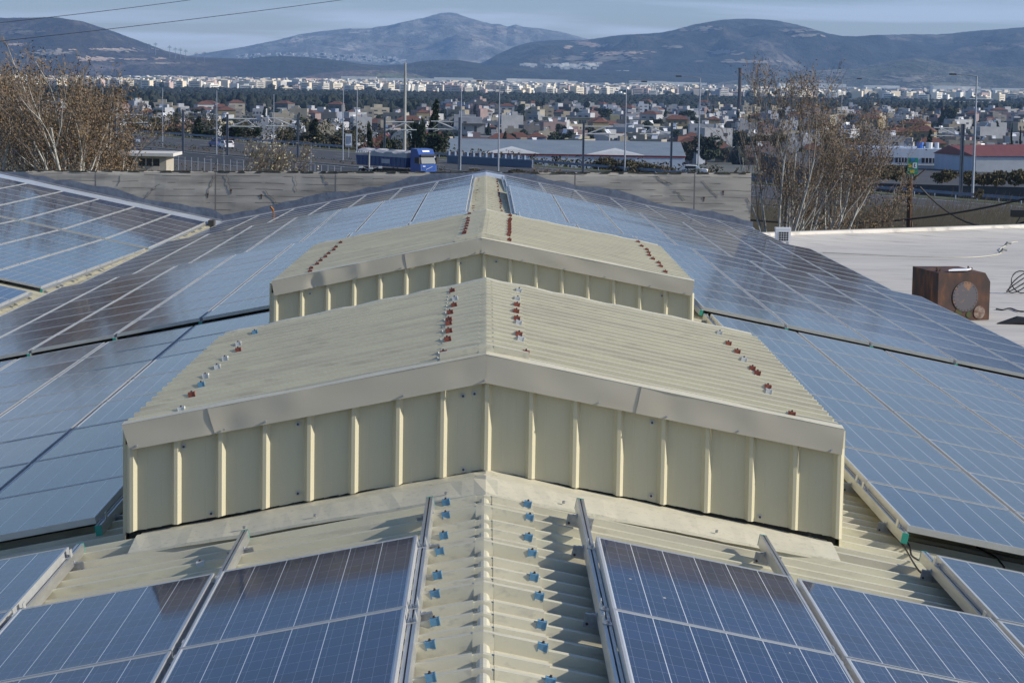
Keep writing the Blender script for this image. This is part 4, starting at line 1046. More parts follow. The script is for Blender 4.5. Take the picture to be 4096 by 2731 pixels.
e = empty('rusty_duct_box', (fl.x, fl.y, WZ)); tag(e, 'rusty brown steel duct box with a round cover, standing on the white flat roof', 'duct box')
H_ = TB-WZ; ix = ex; iy = ey.normalized()
def BP(a, b, z): q = ix*a+iy*b; return (q.x, q.y, z)
mb = MB(); pr = [(0, 0), (W_, 0), (W_, H_-.22), (W_-.14, H_-.02), (0, H_)]
b = len(mb.v); mb.v += [BP(x, 0, z) for x, z in pr]+[BP(x, Dp, z) for x, z in pr]
for i in range(5): j = (i+1) % 5; mb.face([b+i, b+j, b+5+j, b+5+i])
mb.face([b+i for i in range(5)][::-1]); mb.face([b+5+i for i in range(5)]); mb.build('box', M['rust'], e)
nrm = ix.cross(Vector((0, 0, 1)))
if nrm.y > 0: nrm = -nrm
def disc(mb, cx_, cz_, r, d0, d1, n, m=0):
    b = len(mb.v); c = BP(cx_, 0, cz_)
    for d in (d0, d1):
        for i in range(n): a = 2*pi*i/n; q = Vector(BP(cx_+r*cos(a), 0, cz_+r*sin(a)))+nrm*d; mb.v.append(tuple(q))
    for i in range(n): j = (i+1) % n; mb.face([b+i, b+j, b+n+j, b+n+i], m)
    mb.face([b+n+i for i in range(n)], m)
mb = MB(); disc(mb, W_*.52, H_*.50, .34, 0, .02, 32); cv = mb.build('round_cover', mat('flaking_paint', (.085, .08, .09), (.22, .12, .07), 5, .85, lo=.55, hi=.62), e)
for i in range(24):
    a = 2*pi*i/24; mb = MB(); disc(mb, W_*.52+.31*cos(a), H_*.50+.31*sin(a), .011, .02, .028, 6); mb.build('bolt', M['rust'], cv)
mb = MB(); disc(mb, W_*.80, H_*.16, .15, 0, .016, 14); mb.build('flaking_patch', mat('peeling_white', (.26, .21, .18), (.10, .05, .03), 9, .9), e)
mb = MB(); disc(mb, W_*.40, H_*.18, .09, 0, .012, 10); disc(mb, W_*.60, H_*.12, .07, 0, .012, 10); mb.build('moss_patch', mat('green_paint', (.03, .08, .025), (.07, .05, .02), 12, .9), e)
mb = MB(); 
q0 = [BP(.30, .10, H_+.03), BP(.80, .12, H_+.03), BP(1.02, .38, H_+.03), BP(.52, .36, H_+.03)]; q1 = [(x, y, z+.03) for x, y, z in q0]
mb.add(q0+q1, [(4, 5, 6, 7), (0, 1, 5, 4), (1, 2, 6, 5), (2, 3, 7, 6), (3, 0, 4, 7), (3, 2, 1, 0)])
o = mb.build('white_tile', M['white_p']); o.location = e.location; tag(o, 'white tile lying on top of the rusty duct box', 'tile')
for (a, b__) in ((.13, .42), (1.05, .62)):
    mb = MB(); rr = random.Random(4)
    for i in range(5): q = Vector(BP(a+rr.uniform(-.08, .08), b__+rr.uniform(-.06, .06), H_)); mb.tube([q, q+Vector((rr.uniform(-.04, .04), rr.uniform(-.03, .03), rr.uniform(.03, .09)))], .022, 5)
    mb.build('lifting_lug', M['rust'], e)
# cables and debris on the white roof
q = atz(4085, 1175, WZ); e = empty('cable_coil', q); tag(e, 'black coiled cable lying at the right edge of the white roof', 'cable')
for k in range(3):
    mb = MB(); rr = .24+.05*k; mb.tube([(rr*cos(t)*1.1, rr*.6*sin(t), .03+.27*(1+sin(t+k))) for t in [2*pi*i/18 for i in range(19)]], .015, 6); mb.build('loop', M['cable'], e)
def wcable(pp, r, m, lab):
    cable([atz(u, v, WZ)+Vector((0, 0, .03)) for u, v in pp], r, lab, m)
wcable([(3290, 1014), (3450, 1022), (3650, 1030), (3850, 1034), (3960, 1027), (4003, 1015), (4000, 1000), (4015, 990), (4040, 975), (4070, 970)], .012, 'cap', 'thin pale cable snaking across the far part of the white roof')
wcable([(3985, 1240), (4010, 1244), (4040, 1238), (4080, 1250), (4130, 1245)], .018, 'cable', 'dark cable lying right of the rusty duct box')
for i, (u, v) in enumerate(((4020, 985), (4002, 1012))):
    q = atz(u, v, WZ); mb = MB(); mb.tube([q, q+Vector((.08, 0, .12)), q+Vector((.2, .02, .1))], .05, 6); tag(mb.build('cable_clamp', M['mast']), f'small grey cable clamp on the white roof, {"upper" if i==0 else "lower"} of the two', 'clamp')
q = atz(4070, 1298, WZ); mb = MB(); mb.tube([q-Vector((.45, 0, 0)), q+Vector((.0, .1, .05)), q+Vector((.8, 0, .0))], [.03, .13, .1], 8); tag(mb.build('rubber_mat', M['cable']), 'dark rolled rubber mat at the right edge of the white roof', 'mat')
mb = MB(); q = atz(4085, 895, -3.0); mb.box(q.x-.35, q.x+.6, q.y, q.y+.35, WZ+.34, WZ+.60); mb.tube([(q.x-.05, q.y, WZ+.34), (q.x-.2, q.y, WZ+.1)], .02, 5); tag(mb.build('floodlight', M['black']), 'black floodlight housing on the far edge of the white roof', 'floodlight')
# a duct casting its shadow onto the roof is left out
# air conditioner
q = atz(3108, 985, WZ); y = 78.0; a = aty(3104, 912, y); b_ = aty(3162, 968, y); w_ = b_.x-a.x; h_ = a.z-b_.z
e = empty('air_conditioner', (a.x, y, b_.z)); tag(e, 'white air conditioner outdoor unit with dark fan grille, beyond the right eave', 'air conditioner')
mb = MB(); mb.box(0, w_, 0, .3, 0, h_); mb.box(-.01, w_+.01, -.01, .31, h_-.04, h_+.01); mb.build('housing', M['white_p'], e)
mb = MB(); mb.box(w_*.18, w_*.86, -.012, -.002, h_*.06, h_*.74); g_ = mb.build('fan_opening', M['glass'], e)
mb = MB()
for i in range(5): f_ = i/4; mb.box(w_*.18, w_*.86, -.03, -.013, h_*(.06+.66*f_), h_*(.08+.66*f_)); mb.box(w_*(.18+.66*f_), w_*(.2+.66*f_), -.034, -.031, h_*.06, h_*.74)
mb.build('grille', M['white_p'], g_)
mb = MB(); mb.box(.05, .12, .05, .25, WZ+.0-b_.z, 0); mb.box(w_-.12, w_-.05, .05, .25, WZ+.0-b_.z, 0); mb.build('foot', M['galv'], e)

# sheds beyond the motorway
M['shed_white'] = mat('shed_cladding', (.44, .50, .60), (.38, .44, .54), .4, .6, stretch=(3, 3, .3))
M['shed_roof'] = mat('shed_roof', (.20, .24, .28), (.16, .20, .24), .3, .6)
M['white_lit'] = mat('white_sheet', (.52, .54, .56), (.45, .47, .49), .5, .6)
M['red_trim'] = mat('red_trim', (.35, .04, .03), rough=.6)
M['red_roof'] = mat('red_sheet_roof', (.20, .065, .055), (.16, .05, .045), .3, .6, stretch=(4, 1, 1))
y = 465.0; s = y/F
a = aty(1790, 610, y); b_ = aty(2740, 614, y); e = empty('warehouse', (a.x, y, GZ)); tag(e, 'long white warehouse with grey roof and thin red trim beyond the motorway', 'warehouse')
w_ = b_.x-a.x; h_ = a.z-GZ
mb = MB(); mb.box(0, w_, 0, 26, 0, h_-.3); mb.build('wall', M['shed_white'], e)
mb = MB(); mb.box(-.1, w_+.1, -.12, 26, h_-.3, h_); mb.build('red_trim', M['red_trim'], e)
mb = MB(); mb.add([(-.2, -.2, h_+.004), (w_+.2, -.2, h_+.004), (w_+.2, 14, h_+2.3), (-.2, 14, h_+2.3), (w_+.2, 27, h_), (-.2, 27, h_)], [(0, 1, 2, 3), (3, 2, 4, 5), (1, 4, 2), (0, 3, 5)]); mb.build('roof', M['shed_roof'], e)
for u0, u1 in ((1935, 2160), (2345, 2580)):
    x0, x1 = aty(u0, 600, y).x-a.x, aty(u1, 600, y).x-a.x; mb = MB(); mb.add([(x0, -.1, h_+.05), (x1, -.1, h_+.05), ((x0+x1)/2, 3, h_+1.25), ((x0+x1)/2, -.12, h_+.06)], [(0, 1, 2)]); mb.add([(x0, -.3, h_+.02), (x1, -.3, h_+.02), ((x0+x1)/2, .2, h_+.85)], [(0, 1, 2)]); mb.build('white_canopy', M['white_lit'], e)
YZ = -14.2
mb = MB(); a = aty(3380, 600, 400); mb.add([(a.x, 398, -18.5), (a.x+90, 372, -18.5), (a.x+90, 560, -18.5), (a.x+4, 560, -18.5), (a.x, 398, YZ), (a.x+90, 372, YZ), (a.x+90, 560, YZ), (a.x+4, 560, YZ)], [(4, 5, 6, 7), (0, 1, 5, 4), (1, 2, 6, 5), (2, 3, 7, 6), (3, 0, 4, 7)])
tag(mb.build('yard', M['asphalt']), kind='structure')
y = 468.0; a = aty(3440, 592, y); b_ = aty(3786, 600, y); e = empty('commercial_building', (a.x, y, YZ)); tag(e, 'blue white flat commercial building with dark strip windows and rooftop letters, right', 'building')
w_ = b_.x-a.x; h_ = a.z-YZ; s = y/F
mb = MB(); mb.box(0, w_, 0, 18, 0, h_); mb.build('wall', M['shed_white'], e)
for u0, u1 in ((3500, 3572), (3582, 3652), (3687, 3770)):
    x0, x1 = aty(u0, 620, y).x-a.x, aty(u1, 620, y).x-a.x; z0, z1 = h_-56*s, h_-36*s; mb = MB(); mb.box(x0, x1, -.1, -.01, z0, z1); wn = mb.build('window', M['glass'], e)
    mb = MB()
    for i in range(1, 6): x = x0+(x1-x0)*i/6; mb.box(x-.06, x+.06, -.16, -.11, z0, z1)
    mb.build('mullion', M['shed_white'], wn)
mb = MB(); mb.box(-.2, w_+.2, -.4, 1, h_-66*s, h_-62*s); mb.build('canopy', M['white_lit'], e)
fc = bpy.data.curves.new('rooftop_letters', 'FONT'); fc.body = 'OCAR'; fc.size = 26*s; fc.extrude = .12; fc.space_character = 1.15
fq = bpy.data.objects.new('letters_curve', fc); fo = bpy.data.objects.new('rooftop_letters', bpy.data.meshes.new_from_object(fq)); bpy.data.objects.remove(fq); col.objects.link(fo); fo.parent = e; fo.location = (aty(3572, 590, y).x-a.x, .5, h_+1*s); fo.rotation_euler = (pi/2, 0, 0); fo.data.materials.append(M['shed_white'])
for u0, u1, mm in ((3680, 3712, blu), (3715, 3748, M['white_clip']), (3752, 3772, M['shed_white'])):
    x0, x1 = aty(u0, 590, y).x-a.x, aty(u1, 590, y).x-a.x; mb = MB(); mb.tube([((x0+x1)/2, 4, h_), ((x0+x1)/2, 4, h_+24*s)], (x1-x0)*.45, 10); mb.build('water_tank', mm, e)
y = 455.0; a = aty(3786, 595, y); e = empty('red_roofed_shed', (a.x, y, YZ)); tag(e, 'white shed with a long red sheet roof at the right edge', 'warehouse')
x1 = aty(4300, 600, y).x-a.x; xg = aty(3905, 600, y).x-a.x; h_ = aty(3786, 600, y).z-YZ; he = aty(4000, 627, y).z-YZ; hg = aty(3830, 587, y).z-YZ
mb = MB(); mb.add([(0, 12, 0), (xg, 0, 0), (xg, 0, he), (xg*.35, 8, hg), (0, 12, h_-1)], [(0, 1, 2, 3, 4)]); mb.box(xg, x1, 0, 15, 0, he-.1); mb.build('wall', M['shed_white'], e)
mb = MB(); mb.box(xg, x1, -.06, -.001, 0, he-.3); mb.build('front_cladding', M['white_lit'], e)
mb = MB(); mb.add([(xg-.3, -.3, he), (x1, -.3, he+.3), (x1, 10, hg+.6), (xg*.35, 8, hg+.05), (-.3, 12.3, h_-1)], [(0, 1, 2, 3), (0, 3, 4)]); mb.build('roof', M['red_roof'], e)

# ------------------------------------------------------------------ vegetation
M['bark_white'] = mat('pale_bark', (.44, .43, .39), (.20, .19, .165), 3, .8, stretch=(2, 2, .7), lo=.52, hi=.66)
M['twig'] = mat('brown_twig', (.24, .20, .16), (.17, .14, .11), 6, .9)
M['leaf_brown'] = mat('dry_leaf', (.23, .15, .07), (.14, .09, .045), 1.5, .8, c3=(.28, .21, .13), s3=3)
M['leaf_pale'] = mat('pale_leaf', (.50, .48, .36), (.30, .26, .10), 2, .8)
M['leaf_green'] = mat('dark_foliage', (.030, .045, .018), (.018, .030, .014), .8, .9, c3=(.055, .06, .022), s3=2)
M['leaf_olive'] = mat('olive_foliage', (.06, .055, .025), (.035, .035, .018), .8, .9, c3=(.09, .07, .035), s3=2)
M['leaf_scrub'] = mat('scrub_foliage', (.10, .085, .042), (.06, .055, .025), 1.2, .9, c3=(.14, .11, .06), s3=3)
M['leaf_grass'] = mat('green_hedge', (.05, .085, .02), (.03, .05, .015), .8, .9)
M['reed'] = mat('dry_reed', (.21, .17, .11), (.13, .11, .07), 2, .95)
def leafq(mb, p, s, rg):
    a = Vector((rg.gauss(0, 1), rg.gauss(0, 1), rg.gauss(0, 1))).normalized(); b = a.cross(Vector((rg.gauss(0, 1), rg.gauss(0, 1), rg.gauss(0, 1)))).normalized()
    a *= s; b *= s*.7; mb.quad(p-a-b*.2, p+b*.6-a*.1, p+a, p-b*.8)
def bare_tree(base, hgt, stems, lean, spread, nleaf, seed, label, lm='leaf_brown', lsize=.045, minr=.0065, bush=1.0, r0=.13, fork=.0):
    rg = random.Random(seed); tr = MB(); tw = MB(); lv = MB(); tips = []
    def grow(p, d, r, ln, depth):
        pts = [p]; rs = [r]; n = 5
        for i in range(n):
            d = (d + Vector((rg.gauss(0, .10), rg.gauss(0, .10), .05 + rg.gauss(0, .05))) + lean*.06).normalized()
            p = p + d*(ln/n)
            if p.z > hgt*rg.uniform(.84, .97): n = i+1; pts.append(p); rs.append(minr); break
            pts.append(p); rs.append(max(minr, r*(1-.62*(i+1)/n)))
        (tr if r > .028 else tw).tube(pts, rs, 6 if r > .05 else (4 if r > .015 else 3), cap=False)
        if depth >= 2: tips.extend(pts[2:])
        if depth < 4:
            m_ = {0: 5, 1: 4, 2: 4, 3: 3}[depth]
            for q in range(m_):
                f_ = rg.uniform(.25, 1) if depth else rg.uniform(.2, 1); i = min(n-1, int(f_*n)); pp = pts[i].lerp(pts[i+1], f_*n-i)
                sd = Vector((rg.gauss(0, 1), rg.gauss(0, 1), rg.gauss(.3, .4))).normalized()
                dd = (d*1.0 + sd*spread*(1.0 if depth else .75)).normalized()
                grow(pp, dd, rs[i]*rg.uniform(.4, .6), ln*rg.uniform(.42, .68), depth+1)
    for k in range(stems):
        a = 2*pi*k/stems+rg.uniform(-.4, .4); d = (Vector((cos(a)*.26, sin(a)*.26, 1))+lean*.4).normalized()
        b_ = Vector((cos(a)*.12, sin(a)*.12, fork*hgt))
        grow(b_, d, r0*rg.uniform(.7, 1), (hgt-fork*hgt)*rg.uniform(.5, .68), 0)
    if fork: tr.tube([(0, 0, 0), (.05, 0, fork*hgt*.5), (0, 0, fork*hgt+.2)], [r0*1.7, r0*1.4, r0*1.2], 8)
    for i in range(nleaf):
        t = rg.choice(tips); c = Vector((rg.gauss(0, .10), rg.gauss(0, .10), rg.gauss(0, .10)))*bush
        leafq(lv, t+c, lsize*rg.uniform(.6, 1.3), rg)
    e = empty('tree', base); tag(e, label, 'tree')
    tr.build('trunk', M['bark_white'], e, smooth=True); tw.build('twigs', M['twig'], e); lv.build('crown', M[lm], e)
    return e
def gat(u, y, z): p = aty(u, 700, y); return Vector((p.x, y, z))
WIND = Vector((.75, 0, .2))
bare_tree(gat(262, 92, -9), 12.6, 7, Vector((-.1, 0, 0)), .55, 11000, 21, 'multi stemmed pale barked tree with dry brown leaves, left behind the parapet', fork=.30, r0=.15, bush=2.0, lsize=.05)
bare_tree(gat(372, 95, -9), 11.4, 6, Vector((.12, 0, 0)), .58, 9000, 22, 'brown leaved tree leaning right beside the guard house', fork=.32, r0=.14, bush=2.0, lsize=.05)
bare_tree(gat(20, 98, -9), 12.2, 7, Vector((.1, 0, 0)), .58, 9000, 23, 'brown leaved tree cut by the left edge of the photo', fork=.32, r0=.14, bush=2.0, lsize=.05)
bare_tree(gat(425, 102, -9), 7.8, 4, Vector((.1, 0, 0)), .7, 7000, 29, 'low bushy brown leaved tree just left of the guard house', fork=.4, r0=.07, bush=2.6, lsize=.05)
bare_tree(gat(985, 90, -7), 7.3, 4, Vector((.7, 0, .1)), .36, 420, 24, 'slender sapling with sparse pale leaves blown to the right', 'leaf_pale', .05, .006, 1.4, .035, fork=.5)
bare_tree(gat(1035, 91, -7), 7.0, 4, Vector((.9, 0, .1)), .34, 380, 25, 'slender sapling with white tipped leaves, right of its twin', 'leaf_pale', .05, .006, 1.4, .03, fork=.5)
bare_tree(gat(3110, 97, -10.5), 14.2, 5, Vector((.1, 0, .2)), .50, 6000, 26, 'large bare tree with thin leaves at the end of the parapet', r0=.09, fork=.26, bush=1.8)
bare_tree(gat(3195, 100, -10.5), 12.6, 5, Vector((.6, 0, .2)), .56, 7500, 27, 'wind blown bare tree with white branches above the white roof', r0=.10, fork=.22, bush=1.8)
bare_tree(gat(3330, 103, -10.5), 10.2, 5, Vector((.25, 0, .1)), .62, 6500, 28, 'lower bare tree leaning right behind the white roof', r0=.08, fork=.2, bush=2.0)
bare_tree(gat(2790, 108, -10.5), 9.2, 4, Vector((-.1, 0, .1)), .5, 300, 31, 'thin leafless tree behind the right end of the parapet', r0=.06, fork=.3, minr=.006)
bare_tree(gat(3500, 112, -11), 4.6, 5, Vector((.3, 0, .1)), .6, 900, 32, 'scrubby bare bush tree left of the brown wooden pole', r0=.05, fork=.25, bush=2.4)
bare_tree(gat(2190, 250, -11.5), 4.6, 5, Vector((0, 0, 0)), .6, 500, 33, 'small twiggy bush in front of the white warehouse', r0=.06, lsize=.08, minr=.015)
def clump(mb, c, rx, rz, n, s, rg):
    for i in range(n):
        d = Vector((rg.gauss(0, 1), rg.gauss(0, 1), rg.gauss(0, 1))).normalized()*(rg.uniform(.45, 1)**.6)
        leafq(mb, Vector(c)+Vector((d.x*rx, d.y*rx, d.z*rz)), s*rg.uniform(.6, 1.4), rg)
def bush_mesh(rx, h, n, s, seed, m, trunk=True, blobs=7, conic=False, low=False):
    rg = random.Random(seed); lv = MB(); t = MB()
    for i in range(blobs):
        f_ = i/(blobs-1) if blobs > 1 else .5
        if conic: z = h*(.12+.80*f_); r = rx*(1-.8*f_)*rg.uniform(.8, 1.1); c = (rg.gauss(0, rx*.12), rg.gauss(0, rx*.12), z)
        else: a = rg.uniform(0, 2*pi); q = rx*.55*rg.random(); c = (cos(a)*q, sin(a)*q, h*(rg.uniform(.12, .6) if low else rg.uniform(.35, .8))); r = rx*rg.uniform(.45, .7)
        clump(lv, c, r, h*(.13 if conic else .22), n//blobs, s, rg)
    t.tube([(0, 0, 0), (.05*rx, 0, h*.35), (0, 0, h*.75)], [rx*.09, rx*.06, rx*.03], 6)
    for k in range(4):
        a = k*1.6; t.tube([(0, 0, h*.3), (cos(a)*rx*.5, sin(a)*rx*.5, h*.6)], [rx*.045, rx*.02], 5)
    return lv.build('crown', M[m], link=False), t.build('trunk', M['twig'], link=False)
BT = [bush_mesh(3.2, 7.5, 1500, .42, 1, 'leaf_green'), bush_mesh(2.6, 6.0, 1300, .40, 2, 'leaf_olive'), bush_mesh(1.7, 9.5, 1500, .36, 3, 'leaf_green', conic=True, blobs=9), bush_mesh(4.2, 8.5, 1700, .5, 4, 'leaf_green', blobs=10), bush_mesh(2.2, 2.3, 1500, .20, 5, 'leaf_scrub', blobs=9, low=True)]
def tree(kind, p, s, label, name='tree', cat='tree', group='trees in the town beyond the motorway', sz=None):
    e = empty(name, p, R.uniform(0, 6)); tag(e, label, cat, group)
    for q in BT[kind]: d = mesh_copy(q, e)
    e.scale = (s, s, sz or s); return e
def vtree(u, vt, vb, y, kind, label, wpx=None, **k):
    if kind == 4: y = 14.2*F/(vb-318)
    q_ = aty(u, vb, y); z = q_.z; tt_ = (Vector((q_.x, y, 0))-P0).dot(Nn)
    if kind != 4 and y < 640: z = -18 if tt_ < -8 else -12
    h = aty(u, vt, y).z-z; H0 = (7.5, 6.0, 9.5, 8.5, 2.3)[kind]; W0 = (3.2, 2.6, 1.7, 4.2, 2.2)[kind]
    s = (wpx*y/F/2/W0) if wpx else h/H0
    return tree(kind, (q_.x, y, z), s, label, sz=h/H0, **k)
vtree(1740, 415, 640, 440, 2, 'tall dark cypress like tree rising right of the concrete mast', 85)
vtree(1668, 470, 640, 450, 3, 'dark evergreen bush tree left of the tall cypress, behind the truck', 75)
vtree(1745, 530, 640, 436, 3, 'dark spreading shrub at the foot of the tall cypress', 120)
vtree(1475, 500, 615, 470, 2, 'dark conical tree left of the red arch', 55)
vtree(1560, 545, 625, 470, 3, 'dark shrub between catenary mast and concrete mast', 90)
vtree(535, 480, 545, 560, 0, 'dark round tree left of the small white sign', 85)
vtree(600, 510, 560, 555, 1, 'olive brown shrub behind the far guard rail, near the small white sign', 110)
vtree(700, 512, 566, 540, 1, 'olive shrub beside the second lamp post', 90)
vtree(795, 470, 570, 520, 2, 'dark conical tree behind the blue car', 60)
vtree(840, 520, 575, 515, 0, 'dark tree above the white hatchback', 70)
vtree(935, 495, 580, 510, 3, 'dark evergreen behind the left sapling', 110)
vtree(1010, 505, 585, 505, 0, 'dark evergreen behind the right sapling', 100)
vtree(1150, 520, 590, 500, 1, 'olive tree right of the saplings', 90)
vtree(1260, 480, 600, 480, 2, 'dark ragged conifer left of the white arrow sign', 80)
vtree(1220, 540, 600, 482, 3, 'dark undergrowth tree at the foot of the ragged conifer', 110)
vtree(1345, 545, 608, 470, 1, 'olive shrub just left of the white arrow sign', 80)
for i, (u, vt, vb, y, w_) in enumerate(((2420, 612, 680, 372, 90), (2500, 618, 690, 366, 95), (2570, 635, 695, 362, 90), (2630, 650, 697, 358, 80), (2660, 655, 697, 356, 60), (1890, 665, 698, 352, 60), (2080, 668, 700, 350, 70), (2790, 655, 700, 352, 90), (3560, 640, 715, 300, 150), (3780, 660, 725, 300, 85), (3890, 665, 735, 295, 85), (3940, 675, 735, 296, 60), (3985, 662, 735, 292, 90), (4085, 655, 735, 290, 80), (3915, 742, 790, 262, 30), (560, 640, 660, 300, 30), (765, 652, 668, 300, 40), (950, 655, 690, 280, 60), (1190, 665, 692, 280, 70), (1420, 672, 696, 280, 50), (1560, 680, 697, 300, 40), (2740, 665, 700, 350, 50))):
    vtree(u, vt, vb+4, y, 4, f'olive brown shrub beside the motorway, {nth(i)} shrub along the road' , w_*1.35, name='shrub', cat='shrub', group='shrubs beside the motorway')
vtree(2270, 448, 475, ygr(475), 2, 'dark conifer left of the long school building', 40)
vtree(2052, 462, 515, ygr(515), 2, 'dark pointed conifer right of the white block of flats', 30)
vtree(3805, 425, 515, ygr(515), 3, 'large green tree behind the commercial building on the right', 90)
vtree(3765, 430, 515, ygr(513), 2, 'dark narrow conifer left of the large green tree', 36)
vtree(2750, 440, 505, ygr(505), 0, 'rounded green tree left of the right hand lamp post', 90)
vtree(4045, 500, 585, 600, 2, 'slim dark cypress near the right edge', 16)
vtree(4080, 515, 585, 600, 2, 'slim dark cypress at the right edge', 16)
# weeds and hedge on the right, beyond the white roof
rg = random.Random(77)
mb = MB()
for i in range(9000):
    u = rg.uniform(2950, 4250); y = rg.uniform(205, 262); p = aty(u, 800, y); x = p.x; h = rg.uniform(.6, 2.6)*(1.3 if rg.random() < .15 else .8); l_ = h*rg.uniform(.1, .5)
    a = Vector((x, y, -12.1)); b_ = a+Vector((l_, rg.uniform(-.1, .1), h)); w_ = .022; mb.quad(a-Vector((w_, 0, 0)), a+Vector((w_, 0, 0)), b_+Vector((w_*.5, 0, 0)), b_-Vector((w_*.5, 0, 0)))
tag(mb.build('dry_weeds', M['reed']), 'dry pinkish reeds and weeds between the road and the white roof', 'weeds', None, 'stuff')
mb = MB()
for i in range(240):
    u = rg.uniform(3080, 4300); y = rg.uniform(175, 205); p = aty(u, 800, y); clump(mb, (p.x, y, -12+rg.uniform(.3, 1.5)), rg.uniform(.8, 1.7), rg.uniform(.5, 1.1), 46, .13, rg)
tag(mb.build('hedge', M['leaf_grass']), 'dark green hedge of ground cover behind the white roof', 'hedge', None, 'stuff')
mb = MB()
for i in range(700):
    s_ = rg.uniform(-330, 250); t = rg.uniform(24.6, 32) if rg.random() < .6 else rg.uniform(52, 70); p = rpnt(s_, t, -12)
    clump(mb, p+Vector((0, 0, .3)), rg.uniform(.3, .8), rg.uniform(.2, .6), 16, .12, rg)
tag(mb.build('median_scrub', M['leaf_olive']), 'low scrub on the motorway median and railway verge', 'scrub', None, 'stuff')
mb = MB()
for i in range(1500):
    s_ = rg.uniform(-260, 230); p = rpnt(s_, rg.uniform(-22, -3), 0); z = -18+rg.uniform(2.5, 6.2)+(rg.uniform(0, 5) if s_ < 130 else 0)
    clump(mb, (p.x, p.y, z), rg.uniform(.9, 2.2), rg.uniform(.8, 1.7), 22, .28, rg)
tag(mb.build('embankment_scrub', M['leaf_olive']), 'brown and dark green scrub on the bank behind the far guard rail', 'scrub', None, 'stuff')

# ------------------------------------------------------------------ town
HC = [('white', (.50, .51, .53)), ('cream', (.42, .38, .30)), ('pale grey', (.30, .31, .33)), ('pinkish', (.34, .25, .24)), ('beige', (.32, .28, .21)), ('dull yellow', (.30, .25, .14)), ('concrete grey', (.17, .165, .16)), ('light blue', (.30, .34, .42))]
for n_, c in HC: c = tuple(x*.82 for x in c); M['h_'+n_] = mat('house_'+n_.replace(' ', '_'), c, tuple(x*.8 for x in c), .25, .85, stretch=(1, 1, 1))  # tones lowered to put the shade on the house fronts into the colour
M['tile'] = mat('clay_tiles', (.15, .06, .038), (.10, .045, .032), .6, .85)
M['flat_roof'] = mat('flat_roof', (.20, .20, .20), (.14, .14, .14), .4, .9)
M['hwin'] = mat('house_window', (.05, .055, .065), rough=.3)
HP = {}
def house_proto(kind, seed):
    rg = random.Random(seed); fl = rg.choice([1, 2, 2, 3]); wx, wy = rg.uniform(8, 14), rg.uniform(8, 12); h = 3.1*fl+.3
    P_ = []
    mb = MB(); mb.box(-wx/2, wx/2, -wy/2, wy/2, 0, h)
    if kind == 'flat':
        for a in ((-wx/2, wx/2, -wy/2, -wy/2+.2), (-wx/2, wx/2, wy/2-.2, wy/2), (-wx/2, -wx/2+.2, -wy/2+.2, wy/2-.2), (wx/2-.2, wx/2, -wy/2+.2, wy/2-.2)): mb.box(*a, h, h+.8)
        hx = rg.uniform(-wx/4, wx/4); mb.box(hx-1.6, hx+1.6, 0, 3, h, h+2.4)
    P_.append(('wall', mb, None))
    mb = MB()
    if kind == 'flat': mb.box(-wx/2+.2, wx/2-.2, -wy/2+.2, wy/2-.2, h, h+.05); P_.append(('roof', mb, M['flat_roof']))
    else:
        e = .5; hh = 2.3; r_ = wx*.22; mb.add([(-wx/2-e, -wy/2-e, h), (wx/2+e, -wy/2-e, h), (wx/2+e, wy/2+e, h), (-wx/2-e, wy/2+e, h), (-r_, 0, h+hh), (r_, 0, h+hh)], [(0, 1, 5, 4), (1, 2, 5), (2, 3, 4, 5), (3, 0, 4), (0, 3, 2, 1)]); P_.append(('roof', mb, M['tile']))
    for f_ in range(fl):
        n = rg.choice([2, 3, 4])
        for i in range(n):
            x = -wx/2+wx*(i+.5)/n; z = 3.1*f_+1.0; w_ = rg.choice([1.0, 1.3, 2.0]); mb = MB(); mb.box(x-w_/2, x+w_/2, -wy/2-.04, -wy/2-.005, z if rg.random() < .7 else z-.8, z+1.3); P_.append(('window', mb, M['hwin']))
        if f_ and rg.random() < .6: mb = MB(); mb.box(-wx/2, wx/2*rg.choice([0, 1]), -wy/2-1.3, -wy/2-.05, 3.1*f_-.15, 3.1*f_+.05); mb.box(-wx/2, wx/2*.2, -wy/2-1.3, -wy/2-1.2, 3.1*f_+.05, 3.1*f_+.9); P_.append(('balcony', mb, 'w'))
    if kind == 'flat':
        x = rg.uniform(-wx/3, wx/3); mb = MB(); mb.add([(x, -1, h+.9), (x+2, -1, h+.9), (x+2, .3, h+2.1), (x, .3, h+2.1)], [(0, 1, 2, 3)]); mb.tube([(x-.2, .4, h+2.2), (x+2.2, .4, h+2.2)], .28, 8); P_.append(('solar_heater', mb, M['white_p']))
    return fl, P_
PR = []
for i in range(14):
    kind = 'hip' if i in (4, 9, 12) else 'flat'; cn_ = ['white', 'pale grey', 'beige', 'white', 'concrete grey', 'cream', 'white', 'pale grey', 'pinkish', 'light blue', 'cream', 'concrete grey', 'dull yellow', 'beige'][i]
    fl, P_ = house_proto(kind, 100+i); objs = []
    for nm, mb, mm in P_:
        objs.append(mb.build(nm, M['h_'+cn_] if mm in (None, 'w') else mm, link=False))
    PR.append((kind, cn_, fl, objs))
rg = random.Random(5)
houses = []
occ = []
def blocked(x, y, d=13):
    return any(abs(x-a) < d and abs(y-b_) < d*1.3 for a, b_ in occ[-160:]) or any(abs(x-a) < w_ and 0 < (b_-y)+10 < dd for a, b_, w_, dd in keep)
keep = []
for u, v, w_ in ((1912, 590, 14), (2230, 520, 30), (2330, 520, 30), (2430, 520, 30)):
    q = aty(u, v, ygr(v)); keep.append((q.x, q.y, w_, 150))
Y = 990.0
